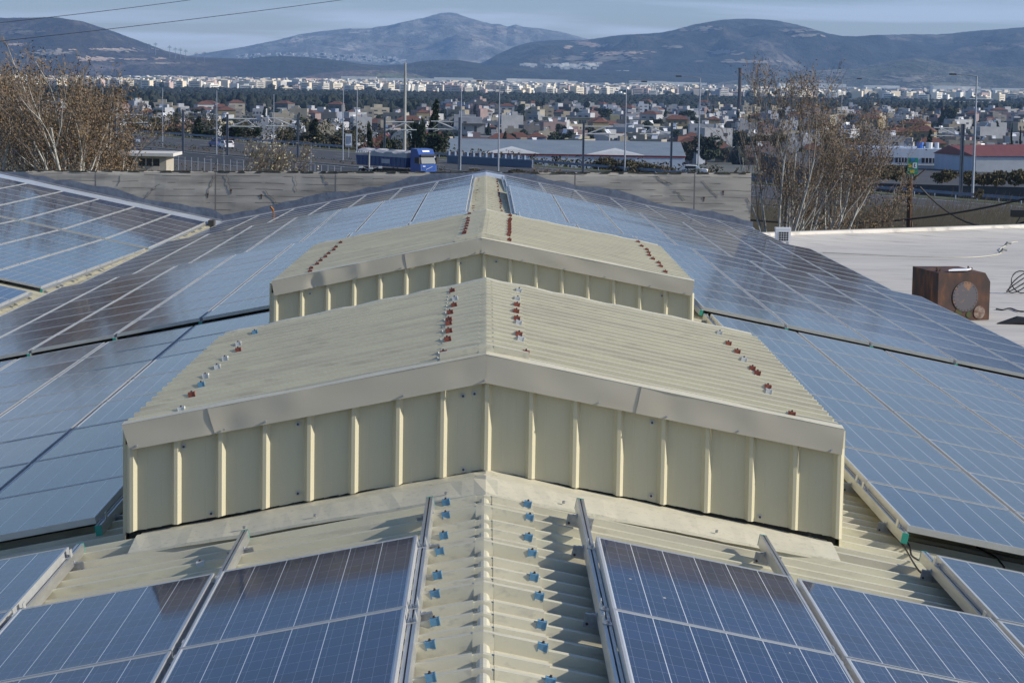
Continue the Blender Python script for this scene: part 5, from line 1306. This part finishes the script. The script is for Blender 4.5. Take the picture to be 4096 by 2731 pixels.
while Y < 2750:
    u = -60 + rg.uniform(0, 150)
    while u < 4200:
        y = Y+rg.uniform(-14, 14); x = aty(u, 500, y).x
        if not blocked(x, y, 12) and rg.random() < .74 and (u > 1750 or y < 2050): houses.append((x, y, u)); occ.append((x, y))
        u += rg.uniform(14, 30)*F/y
    Y += 34 + (Y-900)*.035
nearh = sorted(houses, key=lambda q: q[1])[:295]; farh = sorted(houses, key=lambda q: q[1])[295:]
byrow = {}
for x, y, u in nearh: byrow.setdefault(int((y-880)/110), []).append((u, x, y))
for r_, lst in sorted(byrow.items()):
    lst.sort(); ctr = {}
    for u, x, y in lst:
        k = rg.randrange(len(PR)); kind, cn_, fl, objs = PR[k]
        key = (cn_, kind); ctr[key] = ctr.get(key, -1)+1
        st = ['one', 'two', 'three'][fl-1]
        e = empty('house', (x, y, gz(y)), rg.choice([0, 0, .25, -.3, .5, -.5, pi/2, -pi/2+.2]))
        tag(e, f"{cn_} {st} storey house, {'clay tiled' if kind=='hip' else 'flat roofed'}, {nth(ctr[key])} such from left in the {nth(r_)} town belt", 'house', 'houses of the town beyond the motorway')
        s = rg.uniform(.8, 1.15); e.scale = (s, s, s*rg.uniform(.9, 1.2))
        for q in objs: mesh_copy(q, e)
mb = MB(); fm = [M['h_'+n_] for n_, _ in HC]+[M['tile'], M['flat_roof'], M['hwin']]
for x, y, u in farh:
    T = Matrix.Translation((x, y, gz(y))) @ Matrix.Rotation(rg.uniform(-.7, .7), 4, 'Z'); w_, d_, h = rg.uniform(8, 16), rg.uniform(8, 12), rg.choice([4, 7, 7, 10]); c = rg.choice([0, 0, 0, 1, 2, 2, 3, 4, 6, 7])
    mb.box(-w_/2, w_/2, -d_/2, d_/2, 0, h, c, T)
    if rg.random() < .16: mb.add([T @ Vector(q) for q in ((-w_/2-.5, -d_/2-.5, h), (w_/2+.5, -d_/2-.5, h), (w_/2+.5, d_/2+.5, h), (-w_/2-.5, d_/2+.5, h), (-2, 0, h+2.4), (2, 0, h+2.4))], [(0, 1, 5, 4), (1, 2, 5), (2, 3, 4, 5), (3, 0, 4)], 8)
    else: mb.box(-w_/4, w_/5, -1, 3, h, h+2.4, c, T)
    for f_ in range(int(h/3)): mb.box(-w_*.34, -w_*.12, -d_/2-.06, -d_/2-.02, f_*3+1, f_*3+2.2, 10, T); mb.box(w_*.1, w_*.34, -d_/2-.06, -d_/2-.02, f_*3+1, f_*3+2.2, 10, T)
tag(mb.build('far_houses', fm), 'crowded small houses at the far side of the town, in front of the dark wood', 'houses', None, 'stuff')
# handmade: white unfinished block of flats, school, shed arches
def block(u0, u1, floors, y, label, m, name='apartment_building'):
    """floors: list of (v_bottom, v_top, u0, u1) wall tiers"""
    a = aty(u0, 600, y); e = empty(name, (a.x, y, gz(y))); tag(e, label, 'building'); return e, a
y = ygr(590); e, a = block(1840, 1985, None, y, 'white three storey block of flats with bare concrete slabs, right of the truck', None)
XX = lambda u: aty(u, 520, y).x-a.x; ZZ = lambda v: aty(1900, v, y).z-gz(y)
mb = MB(); mb.box(XX(1842), XX(1965), 0, 12, 0, ZZ(537)); mb.box(XX(1842), XX(1938), 2, 12, ZZ(537), ZZ(497)); mb.box(XX(1842), XX(1928), 3, 11, ZZ(497), ZZ(470)); mb.box(XX(1965), XX(1988), 1, 8, 0, ZZ(520)); mb.build('wall', M['h_white'], e)
mb = MB()
for v, u1 in ((537, 1968), (496, 1942), (571, 1972)): mb.box(XX(1838), XX(u1), -1.6, 12, ZZ(v+2), ZZ(v-2))
mb.build('floor_slab', M['h_concrete grey'], e)
for u0, u1, v0, v1, yy in ((1887, 1897, 545, 556, 0), (1920, 1928, 546, 554, 0), (1945, 1957, 545, 568, 0), (1897, 1907, 506, 530, 2), (1855, 1862, 508, 520, 2), (1853, 1866, 487, 497, 3)):
    mb = MB(); mb.box(XX(u0), XX(u1), yy-.06, yy-.01, ZZ(v1), ZZ(v0)); mb.build('window', M['hwin'], e)
y = ygr(520); a = aty(2155, 500, y); e = empty('school_building', (a.x, y, gz(y))); tag(e, 'long yellowish school building with red window bands in the town centre', 'building')
mb = MB(); mb.box(XX(2170), XX(2460), 0, 14, 0, ZZ(466)); mb.box(XX(2440), XX(2478), -1, 13, 0, ZZ(452)); mb.build('wall', mat('school_ochre', (.36, .33, .20), (.30, .27, .16), .2, .9), e)
for u0, u1, mm in ((2175, 2280, 'hwin'), (2282, 2302, 'h_pinkish'), (2315, 2345, 'hwin'), (2350, 2398, 'h_pinkish'), (2402, 2434, 'hwin'), (2436, 2468, 'h_pinkish')):
    for v0, v1 in ((474, 487), (496, 506)):
        mb = MB(); mb.box(XX(u0), XX(u1), -1.07 if u0 > 2435 else -.07, -1.01 if u0 > 2435 else -.01, ZZ(v1), ZZ(v0)); wn = mb.build('window_band', M[mm], e)
        if mm == 'hwin':
            n = int((u1-u0)/9); mb = MB()
            for i in range(1, n): x = XX(u0)+(XX(u1)-XX(u0))*i/n; mb.box(x-.18, x+.18, -.12, -.075, ZZ(v1), ZZ(v0))
            mb.build('mullion', M['h_beige'], wn)
mb = MB(); mb.box(XX(2165), XX(2462), -.5, 14.5, ZZ(466), ZZ(464)); mb.build('roof', M['flat_roof'], e)
for u0, u1, mm, lab in ((1500, 1562, 'red_roof', 'red arched canopy hall between the dark trees'), (1560, 1650, 'shed_roof', 'dark blue arched canopy hall behind the concrete mast')):
    y = 520.0; a = aty(u0, 590, y); b_ = aty(u1, 590, y); r_ = (b_.x-a.x)/2; zc = aty(u0, 570, y).z; mb = MB(); n = 16; b0 = len(mb.v)
    for q in (0, 14):
        for i in range(n+1): t = pi*i/n; mb.v.append((a.x+r_-r_*cos(t), y+q, zc+r_*1.05*sin(t)))
    for i in range(n): mb.face([b0+i, b0+i+1, b0+n+2+i, b0+n+1+i])
    mb.face([b0+i for i in range(n+1)]); mb.box(a.x, b_.x, y, y+14, GZ, zc); tag(mb.build('arched_hall', M[mm]), lab, 'hall')
# town trees
k = 0
for i in range(260):
    y = 930+1900*rg.random()**1.3; u = rg.uniform(-50, 4150); x = aty(u, 500, y).x
    if any(abs(x-a) < 8 and abs(y-b_) < 8 for a, b_ in occ): continue
    kd = rg.choice([0, 0, 1, 2, 3]); k += 1
    tree(kd, (x, y, gz(y)), rg.uniform(.9, 1.6), f"{['rounded dark green', 'olive brown', 'narrow dark conical', 'wide dark evergreen'][kd if kd < 4 else 3]} tree among the houses, {nth(int(u/512)) if u > 0 else 'first'} eighth of the picture, {int(y)} metres away")
# dark wood belt
def blobtree(mb, x, y, z, r, h, rg, n=8):
    b = len(mb.v); rings = 5; j = rg.uniform(0, 6)
    for q in range(rings+1):
        f_ = q/rings; rr = r*(sin(pi*(.12+.86*f_))**.7)
        for i in range(n): a = 2*pi*i/n+j; k_ = rr*rg.uniform(.72, 1.2); mb.v.append((x+cos(a)*k_, y+sin(a)*k_, z+h*(.08+.92*f_)*rg.uniform(.94, 1.06)))
    for q in range(rings):
        for i in range(n): i2 = (i+1) % n; mb.face([b+q*n+i, b+q*n+i2, b+(q+1)*n+i2, b+(q+1)*n+i])
    mb.face([b+rings*n+i for i in range(n)])
M['wood'] = mat('wood_foliage', (.014, .021, .013), (.007, .012, .008), .12, .95, c3=(.026, .03, .012), s3=.3)
mb = MB()
def woodtop(u): return lerp_tab([(0, 350), (300, 353), (560, 352), (700, 372), (1000, 372), (1200, 382), (1350, 370), (1560, 392), (1800, 398), (2100, 405), (2400, 410), (2600, 408), (3000, 412), (3300, 410), (3700, 405), (4100, 410)], u)
for i in range(6500):
    u = rg.uniform(-80, 4180); ya = 2080 if u < 1750 else 2650; y = rg.uniform(ya, 4400); f_ = (y-ya)/(4400-ya)
    if rg.random() < .25*f_: continue
    zt_ = aty(u, woodtop(u)+34*(1-f_)*rg.random(), y).z; h = max(7, min(zt_+34, 25))*rg.uniform(.8, 1.08)
    blobtree(mb, aty(u, 500, y).x, y, -34, rg.uniform(2.8, 6.5), h, rg)
tag(mb.build('wood', M['wood']), 'dark belt of evergreen woodland between the town and the sunlit city', 'wood', None, 'stuff')
mb = MB()
for i in range(650):
    u = rg.uniform(-80, 4180); y = rg.uniform(4450, 8300); blobtree(mb, aty(u, 500, y).x, y, -34, rg.uniform(5, 12), rg.uniform(7, 14), rg, 6)
tag(mb.build('city_trees', M['wood']), 'dark tree clumps scattered through the distant city', 'trees', None, 'stuff')
mb = MB()
for i in range(1300):
    y = 930+1750*rg.random()**1.1; u = rg.uniform(-50, 4150); x = aty(u, 500, y).x
    if noise.noise(Vector((x*.012, y*.007, 3))) < -.05: continue
    blobtree(mb, x, y, gz(y)-.5, rg.uniform(1.6, 3.8), rg.uniform(3.5, 8), rg, 7)
tag(mb.build('garden_trees', M['wood']), 'dark garden trees and shrubs crowding between the houses', 'trees', None, 'stuff')
# distant city
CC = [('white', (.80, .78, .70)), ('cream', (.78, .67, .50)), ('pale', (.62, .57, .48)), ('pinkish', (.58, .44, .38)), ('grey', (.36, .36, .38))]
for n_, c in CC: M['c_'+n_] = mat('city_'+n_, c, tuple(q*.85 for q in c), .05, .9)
def cblock(mb, x, y, w_, d, h, rz, nm):
    T = Matrix.Translation((x, y, 0)) @ Matrix.Rotation(rz, 4, 'Z'); mb.box(-w_/2, w_/2, -d/2, d/2, 0, h, 0, T); mb.box(-w_*.2, w_*.15, -d*.2, d*.2, h, h+2.6, 0, T)
    for f_ in range(1, int(h/3.1)+1): mb.box(-w_*.42, w_*.42, -d/2-.9, -d/2-.02, f_*3.1-.9, f_*3.1-.1, 1, T)
    for f_ in range(int(h/3.1)): mb.box(-w_*.36, w_*.36, -d/2-.015, -d/2-.005, f_*3.1+.9, f_*3.1+2.1, 2, T)
city = []
for i in range(3600):
    y = 4500+4000*(rg.random()**1.1); u = rg.uniform(-60, 4160)
    if u > 3300 and rg.random() < .6: continue
    if u < 500 and y > 7000: continue
    if noise.noise(Vector((u*.006, y*.0016, 8))) < -.3: continue
    city.append((y, u, rg.choice([0, 0, 1, 1, 1, 2, 2, 3, 4]), rg.uniform(10, 24), rg.uniform(10, 18), rg.choice([4, 7, 10, 13, 16, 16]), rg.choice([0, .4, -.4, .8, -.2])))
city.sort()
grp = {}
for i, (y, u, c, w_, d, h, rz) in enumerate(city):
    nm = CC[c][0]; x = aty(u, 400, y).x
    if i < 290:
        mb = MB(); cblock(mb, 0, 0, w_, d, h, 0, nm); k_ = (nm, int(i/58)); grp[k_] = grp.get(k_, 0)+1
        o = mb.build('distant_building', [M['c_'+nm], M['c_white'], M['hwin']]); o.location = (x, y, -34); o.rotation_euler = (0, 0, rz)
        tag(o, f"{nm} {max(1,int(h/3))} storey block in the distant city, {nth(int(i/58))} belt, {int(u/41)} percent across from the left", 'distant building', 'pale blocks of the distant city')
    else:
        grp.setdefault('rest', []).append((x, y, w_, d, h, rz, c))
for c in range(5):
    pass
mb = MB()
for x, y, w_, d, h, rz, c in grp['rest']:
    T = Matrix.Translation((x, y, -34)) @ Matrix.Rotation(rz, 4, 'Z'); mb.box(-w_/2, w_/2, -d/2, d/2, 0, h, c, T)
for i in range(46):
    u = rg.uniform(1400, 4160); y = rg.uniform(8400, 8900); x = aty(u, 400, y).x; w_ = rg.uniform(30, 120); mb.box(x-w_, x+w_, y, y+40, -34, -34+rg.uniform(8, 24), 0)
for i in range(260):   # suburb on the slope of the far mountain
    pass
tag(mb.build('distant_city', [M['c_'+n_] for n_, _ in CC]), 'pale mass of small blocks filling the far part of the distant city', 'city', None, 'stuff')
# long light halls on the far right plain
for i, (u0, u1, vt, y) in enumerate(((3720, 3968, 405, 3900), (3880, 3968, 394, 4400), (3630, 3750, 427, 2900), (2300, 2400, 397, 4300), (870, 930, 350, 7000), (980, 1060, 372, 5000))):
    a, b_ = aty(u0, vt, y), aty(u1, vt, y); mb = MB(); mb.box(a.x, b_.x, y, y+30, -34, a.z-1.2, 0); mb.box(a.x-1, b_.x+1, y-1, y+31, a.z-1.2, a.z, 1)
    tag(mb.build('industrial_hall', [M['c_grey'], M['c_white']]), f"long low industrial hall with pale roof on the plain, {['widest, at right','behind the widest one','left of the widest one','in the middle','at far left','left of centre'][i]}", 'hall')

# ------------------------------------------------------------------ hills
def hill_mat(name, c1, c2, c3, sc1, sc3, lo=.4, hi=.62):
    m, nt, b = nodes(name); N = nt.nodes.new; L = nt.links.new
    tc = N('ShaderNodeTexCoord'); mp = N('ShaderNodeMapping'); mp.inputs['Scale'].default_value = (1, .45, 1.6); L(tc.outputs['Object'], mp.inputs[0])
    def nz(s, d=8, r=.62): n = N('ShaderNodeTexNoise'); n.inputs['Scale'].default_value = s; n.inputs['Detail'].default_value = d; n.inputs['Roughness'].default_value = r; L(mp.outputs[0], n.inputs[0]); return n.outputs[0]
    def mrng(x, a, b_): n = N('ShaderNodeMapRange'); n.inputs['From Min'].default_value = a; n.inputs['From Max'].default_value = b_; L(x, n.inputs[0]); return n.outputs[0]
    def mixc(f, a, b_):
        n = N('ShaderNodeMix'); n.data_type = 'RGBA'; L(f, n.inputs['Factor'])
        for k_, q in (('A', a), ('B', b_)):
            if isinstance(q, tuple): n.inputs[k_].default_value = (*q, 1)
            else: L(q, n.inputs[k_])
        return n.outputs['Result']
    c = mixc(mrng(nz(sc1), lo, hi), c1, c2); c = mixc(mrng(nz(sc1*5, 7, .7), .44, .60), tuple(q*.55 for q in c1), c); c = mixc(mrng(nz(sc3, 7), .57, .70), c, c3); sp = mixc(mrng(nz(sc3*9, 3), .5, .62), c, tuple(q*.55 for q in c1))
    bp = N('ShaderNodeBump'); bp.inputs['Strength'].default_value = 1; bp.inputs['Distance'].default_value = 60; L(nz(sc1*4, 9, .68), bp.inputs['Height']); L(bp.outputs[0], b.inputs['Normal'])
    L(sp, b.inputs['Base Color']); b.inputs['Roughness'].default_value = .95; return m
from mathutils import noise
def hill(name, crest, Yc, Yf, zf_, m, seed, rough, ncol=320, nrow=44, gul=1.0, label=None, power=.8):
    us = [crest[0][0]+(crest[-1][0]-crest[0][0])*i/ncol for i in range(ncol+1)]; v = []; f = []
    for i, u in enumerate(us):
        vc = lerp_tab(crest, u); C_ = aty(u, vc, Yc); k_ = C_.x/Yc
        for j in range(nrow+7):
            if j <= nrow:
                g_ = j/nrow; yy = Yf+(Yc-Yf)*g_; hz_ = (g_**power)*(1-.0*g_)
                z = zf_+(C_.z-zf_)*hz_
                q = Vector((k_*yy*.0011*rough+seed, yy*.0011*rough, seed)); nn = noise.fractal(q*1.2, .9, 2.1, 5)
                rd = 1-abs(noise.fractal(Vector((k_*yy*.0016*rough+seed*3, yy*.0006*rough, 1.7)), 1, 2, 4))*2
                z += (C_.z-zf_)*(nn*.20+rd*.16*gul)*sin(pi*min(1, g_*1.04))*1.2
                lim = CZ + (C_.z-CZ)*yy/Yc*(1-.0) ; z = min(z, lim-(1-g_)*3)
                if g_ > .97: z += 0
            else: g_ = (j-nrow)/6; yy = Yc+g_*900; z = C_.z-(C_.z-zf_)*(g_**1.5)
            if j == nrow: z = C_.z+noise.noise(Vector((u*.05, seed, 0)))*(C_.z-zf_)*.006+noise.noise(Vector((u*.3, seed, 0)))*(C_.z-zf_)*.004
            v.append((k_*yy, yy, z))
    J = nrow+7
    for i in range(ncol):
        for j in range(J-1): a = i*J+j; f.append((a, a+J, a+J+1, a+1))
    me = bpy.data.meshes.new(name); me.from_pydata(v, [], f); me.materials.append(m); me.polygons.foreach_set('use_smooth', [True]*len(f)); me.update()
    o = bpy.data.objects.new(name, me); col.objects.link(o); tag(o, label, None, None, 'structure'); return o
K = 1.7415
def S(pts): return [(x*K, y*K) for x, y in pts]
hm1 = hill_mat('scrub_hill_cloud_shade', (.032, .026, .022), (.095, .074, .058), (.19, .15, .13), .0026, .0036)  # scrub, with cloud shadow put into the lowered colours
hm1b = hill_mat('scrub_hill_cloud_dark', (.016, .024, .022), (.085, .08, .062), (.18, .15, .12), .0016, .0026, .44, .56)  # dark scrub patches that also paint cloud shadow on the right hill
hm2 = hill_mat('far_rock', (.17, .175, .165), (.28, .27, .24), (.50, .46, .40), .0012, .0022)
hm3 = hill_mat('wooded_ridge', (.020, .030, .020), (.035, .045, .026), (.09, .075, .05), .003, .003)
hm4 = hill_mat('foothill_sun_green', (.10, .11, .075), (.17, .165, .12), (.30, .27, .19), .004, .004)  # green lightened to put sunlight on the foothill into the colour
hm5 = hill_mat('bare_mound', (.20, .15, .12), (.28, .22, .16), (.06, .18, .06), .006, .004)
hill('hill_left', S([(-260, 60), (-120, 48), (0, 42), (60, 41), (130, 40), (190, 50), (250, 69), (310, 91), (380, 117), (430, 129), (480, 133), (560, 135), (700, 150), (850, 178), (950, 190)]), 11000, 9300, -34, hm1, 1.3, 1.0)
hill('mountain_far', S([(300, 150), (430, 129), (480, 121), (560, 108), (640, 92), (690, 79), (740, 72), (780, 68), (800, 66), (850, 66), (870, 61), (890, 60), (930, 50), (975, 41), (1010, 31), (1030, 29), (1050, 32), (1075, 41), (1110, 51), (1130, 56), (1145, 55), (1165, 62), (1185, 57), (1200, 62), (1240, 66), (1290, 74), (1340, 88), (1420, 104), (1500, 130), (1600, 160)]), 19500, 15500, -34, hm2, 4.1, .55, gul=1.2)
hill('hill_right', S([(1000, 178), (1090, 150), (1115, 141), (1145, 124), (1190, 105), (1215, 98), (1260, 93), (1300, 92), (1340, 93), (1400, 84), (1440, 80), (1480, 78), (1520, 75), (1550, 69), (1590, 58), (1620, 52), (1650, 47), (1690, 44), (1740, 44), (1780, 47), (1810, 53), (1850, 62), (1880, 71), (1905, 78), (1935, 83), (1965, 84), (2010, 81), (2060, 80), (2100, 79), (2150, 80), (2190, 77), (2230, 72), (2290, 68), (2352, 63), (2450, 55), (2620, 60)]), 13500, 10600, -34, hm1b, 7.7, .9, gul=1.4)
hill('ridge_middle', S([(420, 172), (500, 150), (560, 138), (600, 131), (650, 129), (710, 132), (760, 137), (830, 147), (880, 151), (930, 148), (960, 142), (1000, 138), (1050, 138), (1090, 144), (1130, 152), (1180, 151), (1230, 157), (1300, 160), (1400, 162), (1500, 166), (1600, 168), (1720, 176), (1850, 186)]), 10500, 9300, -34, hm3, 2.9, 1.6, gul=.8)
hill('mound_middle', S([(620, 192), (680, 180), (740, 168), (800, 162), (860, 161), (915, 164), (960, 172), (1000, 184), (1040, 192)]), 9250, 8950, -34, hm5, 5.5, 2, gul=.5, nrow=14)
hill('foothill_right', S([(1560, 192), (1640, 186), (1720, 180), (1800, 176), (1850, 168), (1880, 163), (1920, 160), (1960, 158), (2010, 148), (2060, 138), (2100, 133), (2140, 138), (2180, 146), (2240, 152), (2300, 155), (2400, 150), (2600, 150)]), 10300, 9000, -34, hm4, 9.1, 1.3, gul=1.3)
# white suburb scattered on the lower slope of the far mountain
mb = MB()
for i in range(170):
    u = rg.choice([rg.uniform(960, 1180), rg.uniform(1170, 1620), rg.uniform(1250, 1620)]); y = 16300
    v_ = lerp_tab([(900, 232), (1200, 226), (1400, 230), (1620, 246), (1700, 248)], u)+rg.uniform(-8, 14); p = aty(u, v_, y); s_ = rg.uniform(6, 16); mb.box(p.x-s_, p.x+s_, y-120, y-100, p.z, p.z+rg.uniform(6, 14))
tag(mb.build('hillside_suburb', M['c_white']), 'white specks of a suburb on the lower slope of the far mountain', 'suburb', None, 'stuff')
# quarry town specks on right hill

# pale cuttings, painted sunlit facets, fields and hamlets lying on the slopes
from mathutils.bvhtree import BVHTree
def bvh(o): return BVHTree.FromPolygons([v.co for v in o.data.vertices], [tuple(p.vertices) for p in o.data.polygons])
HL = {o.name: bvh(o) for o in col.objects if o.name in ('hill_left', 'hill_right', 'mountain_far', 'foothill_right', 'ridge_middle', 'mound_middle')}
def slope_patch(name, hl, cells, m, size, label=None):
    """cells: (u, v, ru, rv, n) ; small terrain facets laid on the hill surface"""
    mb = MB(); B = HL[hl]; size = size*.55
    for u, v, ru, rv, n in cells:
        for i in range(int(n*2.2)):
            a = rg.uniform(0, 2*pi); q = min(1.6, abs(rg.gauss(0, .62))); uu, vv = u+cos(a)*ru*q, v+sin(a)*rv*q
            hit, nm, _, dd = B.ray_cast(CAM, ray(uu, vv).normalized())
            if hit is None: continue
            if nm.dot(ray(uu, vv)) > 0: nm = -nm
            t1 = nm.cross(Vector((0, 0, 1))).normalized(); t2 = nm.cross(t1); w_, h_ = size*rg.uniform(.5, 1.6), size*rg.uniform(.3, .9); c = hit+nm*3
            mb.add([c+t1*w_*1.0+t2*h_*.2, c+t1*w_*.4+t2*h_, c-t1*w_*.7+t2*h_*.6, c-t1*w_, c-t1*w_*.3-t2*h_*.8, c+t1*w_*.6-t2*h_*.7], [(0, 1, 2, 3, 4, 5)])
    return tag(mb.build(name, m), label, None, None, 'structure')
qm = mat('quarry_rock', (.48, .36, .27), (.30, .23, .18), .004, .95)
gm = mat('slope_field', (.10, .15, .06), (.17, .17, .09), .004, .95)
pm = mat('pale_slope', (.26, .23, .19), (.18, .16, .13), .004, .95)
slope_patch('quarry_right', 'hill_right', [(2335, 176, 32, 8, 60), (2275, 190, 14, 5, 16), (2390, 186, 40, 5, 40), (2480, 215, 90, 8, 60), (2350, 255, 60, 6, 30)], qm, 24)
slope_patch('bare_ground_right', 'hill_right', [(2440, 235, 110, 12, 60), (2300, 235, 60, 8, 30), (2820, 118, 60, 10, 30), (2900, 210, 60, 8, 24), (3180, 125, 60, 7, 24), (3220, 145, 50, 5, 18), (3000, 250, 130, 5, 30), (2700, 190, 40, 6, 14)], pm, 30)
slope_patch('quarry_left', 'hill_left', [(372, 240, 66, 8, 80), (540, 240, 50, 3, 24), (640, 237, 26, 5, 16), (450, 200, 120, 3, 26), (60, 180, 50, 5, 16)], qm, 17)
slope_patch('bare_ground_left', 'hill_left', [(200, 215, 120, 14, 30), (480, 205, 110, 8, 26), (100, 130, 80, 14, 18), (650, 255, 60, 5, 20)], pm, 22)
slope_patch('green_field', 'mound_middle', [(1560, 306, 70, 8, 150), (1640, 315, 60, 5, 60)], gm, 12)
slope_patch('painted_sun_slope', 'foothill_right', [(3330, 296, 60, 14, 90), (3290, 330, 36, 12, 40), (3640, 320, 120, 14, 90), (3800, 345, 160, 10, 70), (3560, 375, 120, 6, 60), (3450, 260, 90, 12, 30)], pm, 17)  # pale facets that paint sunlight onto the foothill
slope_patch('green_slope', 'foothill_right', [(3780, 340, 120, 12, 60), (3640, 365, 90, 6, 50), (3300, 350, 50, 8, 30)], gm, 16)
slope_patch('rock_face', 'mountain_far', [(1980, 115, 90, 14, 50), (2050, 130, 60, 10, 40), (1780, 75, 60, 8, 20), (1700, 190, 60, 6, 16), (1550, 180, 60, 8, 14), (1900, 155, 80, 10, 30)], pm, 48)
mb = MB(); B = HL['hill_right']
for u, v, ru, rv, n in ((2120, 262, 22, 4, 22), (2270, 268, 60, 10, 60), (2350, 262, 50, 9, 30), (2480, 288, 30, 5, 8), (2400, 340, 60, 4, 10)):
    for i in range(n):
        hit, nm, _, dd = B.ray_cast(CAM, ray(u+rg.gauss(0, ru*.6), v+rg.gauss(0, rv*.5)).normalized())
        if hit: w_ = rg.uniform(4, 12); mb.box(hit.x-w_, hit.x+w_, hit.y-12, hit.y+8, hit.z-12, hit.z+rg.uniform(3, 9))
tag(mb.build('hill_village', M['c_white']), 'pale village specks on the slope of the right hill below the quarry', 'village', None, 'stuff')
